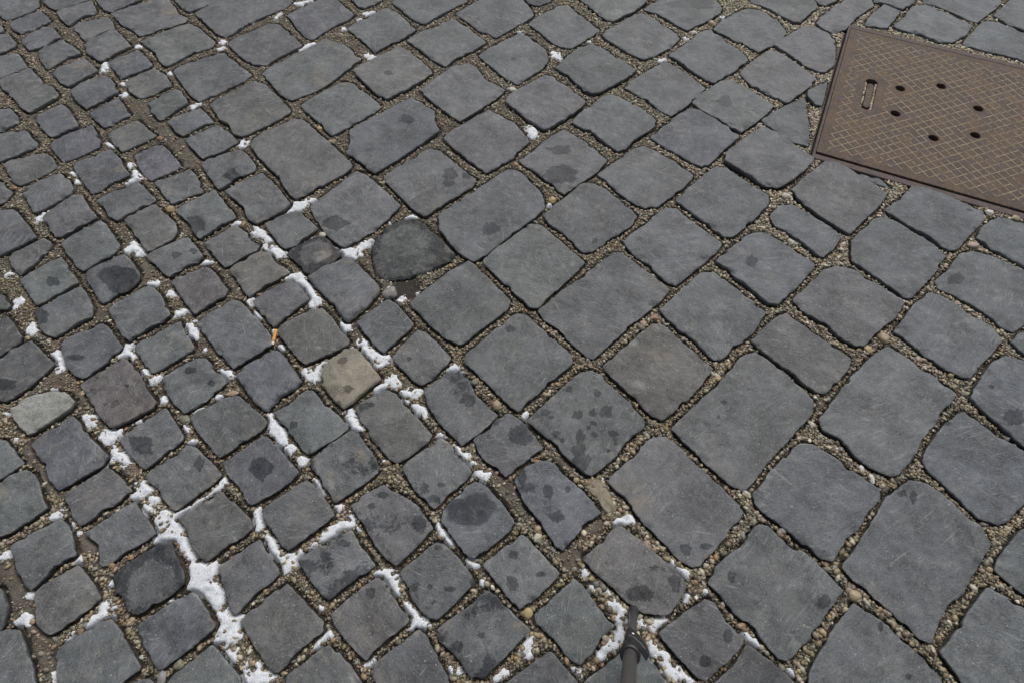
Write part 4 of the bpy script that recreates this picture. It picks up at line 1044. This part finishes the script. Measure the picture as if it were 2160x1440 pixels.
hd = [[(r_*math.cos(t), r_*math.sin(t), z_) for t in np.linspace(0, 2*math.pi, 32, endpoint=False)] for z_, r_ in ((.80, .018), (.815, .030), (.850, .034), (.870, .034), (.880, .020), (.95, .016), (.955, .024), (.965, .024))]
loft('head', hd, M_BLACK, tri)

# ------------------------------------------------------------------ paving beyond the frame (one mass, lower detail)
Vo, Qo, To, mk = [], [], [], []; base = 0
cell = .198; ra = math.radians(31)
ea, eb = np.array([math.cos(ra), math.sin(ra)])*cell, np.array([-math.sin(ra), math.cos(ra)])*cell
rr = np.random.default_rng(77)
for a_ in range(-18, 19):
    for b_ in range(-16, 19):
        c_ = np.array([0, 1.0])+ea*a_+eb*(b_+.5*(a_ % 2))
        if abs(c_[0]) > 3.0 or c_[1] < -1.0 or c_[1] > 3.3: continue
        h_ = np.array([[-.45, -.45], [.45, -.45], [.45, .45], [-.45, .45]])+rr.uniform(-.035, .035, (4, 2))
        P = c_+h_[:, :1]*ea+h_[:, 1:]*eb
        mids = np.vstack([P+(np.roll(P, -1, 0)-P)*t for t in (0, .2, .4, .6, .8)]+[c_[None]+(P-c_)*t for t in (0, .5)])
        px_, py_ = pixel(mids[:, 0], mids[:, 1])
        infr = (px_ > -8) & (px_ < 2168) & (py_ > -8) & (py_ < 1448) & (mids[:, 1] > -.6)
        if infr.any(): continue
        ing = (mids[:, 0] > GX0) & (mids[:, 0] < GX1-.01) & (mids[:, 1] > GY0) & (mids[:, 1] < GY1-.01)
        if (ing & (sample(D, mids[:, 0], mids[:, 1]) < .002)).any(): continue
        uu, vv = cover_uv(mids[:, 0], mids[:, 1])
        if ((abs(uu) < FU+.004) & (abs(vv) < FV+.004)).any(): continue
        if np.hypot(*(c_-[-.40, -.20])) < .04: continue
        O = smooth_outline(P, .012); cc, _ = centroid(P)
        V, Q, T = stone_shell(O, cc, int(rr.integers(9999)), rr.normal(0, .0015), rr.normal(0, .01, 2), .002, .004, 1, .016)
        Vo.append(V); Qo.append(Q+base); To.append(T+base); base += len(V); mk.append(np.tile([0, 0, 0, 0.], (len(V), 1)))
op = mesh('outer_paving', np.vstack(Vo), np.vstack(Qo), np.vstack(To), M_STONE, attrs={'mark': ('FLOAT_COLOR', np.vstack(mk))})
op.color = (*TONES[''], 1)
tag(op, 'mass of grey setts running on beyond the photographed patch of paving', 'paving', kind='stuff')

# ------------------------------------------------------------------ labels: each sett is told apart by its look and by a landmark
OWN = {
 'I 60,665': ('pale speckled granite sett among dark small setts', 'pale granite sett'),
 'J 580,460': ('tan blotched sett with snow along two of its sides', 'tan blotched sett'),
 'I 505,515': ('mauve brown small sett with one tiny dark dot', 'mauve brown sett'),
 'F 890,640': ('dark rough sunken sett above an open earth hollow', 'dark sunken sett'),
 'K 455,745': ('large grey sett spotted all over with dark water drops', 'drop-spotted sett'),
 'N 1360,345': ('small blue-grey sett with one large oval puddle on top', 'oval-puddle sett'),
 'C 398,1020': ('large sett with two rounded puddles, one above the other', 'two-puddle sett'),
 'E 530,780': ('small blue-grey sett with a glossy puddle over one corner', 'glossy-cornered sett'),
 'M 720,770': ('wet near-black sett with a dry scuffed patch, beside the thickest snow', 'scuffed wet sett'),
 'E 1810,650': ('small near-black wet sett with dry patch, framed by snow', 'dry-patched wet sett'),
 'B 205,462': ('long large sett with a pale crescent chip on its edge', 'crescent-chipped sett'),
 'F 515,350': ('large sett with a slit-shaped puddle near one corner', 'slit-puddle sett'),
 'C 1190,60': ('large sett with a dark puddle cut off by the top of the photo', 'top-edge puddle sett'),
 'D 495,760': ('triangular grey sett whose long side faces the manhole cover', 'triangular sett'),
 'D 785,580': ('tiny dark wedge of stone beside the manhole cover', 'tiny wedge stone'),
 'D 1060,1080': ('thin stone sliver lying along the manhole frame', 'stone sliver'),
 'O 965,165': ('very large sett with sandy scar and mud at its upper corner', 'sandy-scarred sett'),
 'F 1325,415': ('long large grey sett with one oval wet patch', 'oval-patched long sett'),
 'K 1365,790': ('long smooth large sett with two tiny dark pits', 'pitted long sett'),
 'N 445,670': ('small sett with a pale streak and scattered damp blotches', 'pale-streaked sett'),
 'I 1410,1000': ('small blue-grey sett with a round puddle at its middle', 'round-puddle sett'),
 'A 325,455': ('small sett with a pale curved arc on its top', 'arc-marked sett'),
 'C 425,-40': ('wholly wet black sett cut off by the top of the photo', 'wet black sett'),
 'O 810,650': ('ridged grey sett with two damp patches, touching the tripod foot', 'ridged tripod-foot sett'),
}
lms = []
for s in stones:
    s['pc'], _ = centroid(s['px']); x_, y_ = s['px'].T
    s['vc'] = np.array([np.clip(x_, 0, 2160).mean(), np.clip(y_, 0, 1440).mean()])
    if s['key'] in OWN: lms.append((OWN[s['key']][1], s['vc'], s))
lms.append(('cigarette butt', np.array([577., 711.]), None))
lms.append(('manhole lift slot', np.array([1835., 200.]), None))
ORD = ['', 'first', 'second', 'third', 'fourth', 'fifth', 'sixth', 'seventh', 'eighth', 'ninth']
HRS = ['twelve', 'one', 'two', 'three', 'four', 'five', 'six', 'seven', 'eight', 'nine', 'ten', 'eleven']
def relation(c, lm, me):
    v = c-lm[1]; a = math.degrees(math.atan2(v[0], -v[1])) % 360
    hr = int(((a+15) % 360)//30)
    t = np.linspace(0, 1, 160); X_ = lm[1][0]+v[0]*t; Y_ = lm[1][1]+v[1]*t
    cnt = 0
    for s in stones:
        if s is lm[2] or s is me: continue
        b0, b1 = s['px'].min(0), s['px'].max(0)
        if b1[0] < X_.min() or b0[0] > X_.max() or b1[1] < Y_.min() or b0[1] > Y_.max(): continue
        if inside(s['px'], X_, Y_).sum()*np.hypot(*v)/160 > 14: cnt += 1
    return hr, cnt+1, float(np.hypot(*v))
rel = {}
for s in stones:
    rel[s['key']] = [relation(s['vc'], lm, s) for lm in lms]
from collections import Counter
cnts = Counter((k_, r_[0], r_[1], s['small']) for s in stones for k_, r_ in enumerate(rel[s['key']]))
TW = {'': 'mid-grey', 'blue': 'blue-grey', 'blue2': 'violet-grey', 'warm': 'brownish grey', 'warm2': 'brownish grey', 'cool': 'cool grey', 'dark': 'blackish', 'dark2': 'dark grey', 'green': 'greenish grey', 'light': 'pale', 'mauve': 'mauve', 'tan': 'tan', 'dull': 'dull grey'}
used = set()
for s in stones:
    o = s['obj']
    grp = 'small setts in the narrow rows' if s['small'] else 'large square setts'
    if s['key'] in OWN: lab = OWN[s['key']][0]
    else:
        opts = sorted((r_[1] > 3, r_[1]+r_[2]/400, k_, r_) for k_, r_ in enumerate(rel[s['key']]) if r_[1] < 9)
        lab = None
        for uniq in (True, False):
            for _, _, k_, r_ in opts:
                if uniq and cnts[(k_, r_[0], r_[1], s['small'])] > 1: continue
                mark = ' with wet spots' if len(s['wet']) > 1 else ' with wet spot' if s['wet'] else ''
                lab = f"{'small' if s['small'] else 'large'} {TW[s['tone']]} sett{mark}, {'next to' if r_[1] == 1 else ORD[r_[1]]+' from'} the {lms[k_][0]} at {HRS[r_[0]]} o'clock"
                if lab not in used: break
                lab = None
            if lab: break
        lab = lab or f"small {TW[s['tone']]} sett at the photo's edge"
    used.add(lab)
    tag(o, lab, 'paving stone', grp)
for o, cn, qx, qy in pebbles:
    c = np.array([qx, qy]); best = None
    for k_, lm in enumerate(lms):
        hr, cnt, dist = relation(c, lm, None); best = min(best, (cnt, dist, k_, hr)) if best else (cnt, dist, k_, hr)
    cnt, dist, k_, hr = best
    wh = 'just past' if cnt > 1 else 'beside'
    lab = f"{cn} rounded pebble in the joint {'beside' if cnt == 1 else ORD[cnt]+' joint out from'} the {lms[k_][0]}, towards {HRS[hr]} o'clock" if cnt == 1 else f"{cn} rounded pebble, {cnt-1} sett{'s' if cnt > 2 else ''} out from the {lms[k_][0]} towards {HRS[hr]} o'clock"
    if lab in used: lab = lab.replace('rounded', 'smaller rounded')
    used.add(lab); tag(o, lab, 'pebble', 'larger pebbles in the joints')

# ------------------------------------------------------------------ light, sky, camera
sc_ = bpy.context.scene
w = bpy.data.worlds.new('World'); sc_.world = w; w.use_nodes = True
nt = w.node_tree; bg = nt.nodes['Background']
sky = nt.nodes.new('ShaderNodeTexSky'); sky.sky_type = 'NISHITA'; sky.sun_disc = False
EL, AZ = math.radians(52), math.radians(22)       # AZ: clockwise from the view direction (+Y)
sky.sun_elevation = EL; sky.sun_rotation = AZ; sky.air_density = 1.0; sky.dust_density = 4.0; sky.ozone_density = 1.0
hs = nt.nodes.new('ShaderNodeHueSaturation'); hs.inputs['Saturation'].default_value = .36   # an overcast, nearly grey sky
nt.links.new(sky.outputs[0], hs.inputs['Color']); nt.links.new(hs.outputs[0], bg.inputs['Color'])
bg.inputs['Strength'].default_value = .08
sun = bpy.data.lights.new('overcast_sun', 'SUN'); sun.energy = 1.5; sun.angle = math.radians(70); sun.color = (1, .98, .955)
so = bpy.data.objects.new('overcast_sun', sun); C.objects.link(so)
dirv = Vector((math.sin(AZ)*math.cos(EL), math.cos(AZ)*math.cos(EL), math.sin(EL)))
so.rotation_euler = dirv.to_track_quat('Z', 'Y').to_euler(); so.location = dirv*6
cam = bpy.data.cameras.new('camera'); cam.sensor_width = 36; cam.lens = FPX/2160*36; cam.clip_end = 200; cam.clip_start = .02
co = bpy.data.objects.new('camera', cam); C.objects.link(co)
co.location = (0, 0, CAM_H); co.rotation_euler = (math.pi/2-PITCH, 0, 0)
sc_.camera = co
sc_.view_settings.view_transform = 'Standard'; sc_.view_settings.look = 'None'; sc_.view_settings.gamma = 1
sc_.view_settings.exposure = EXPOSURE = 0.48
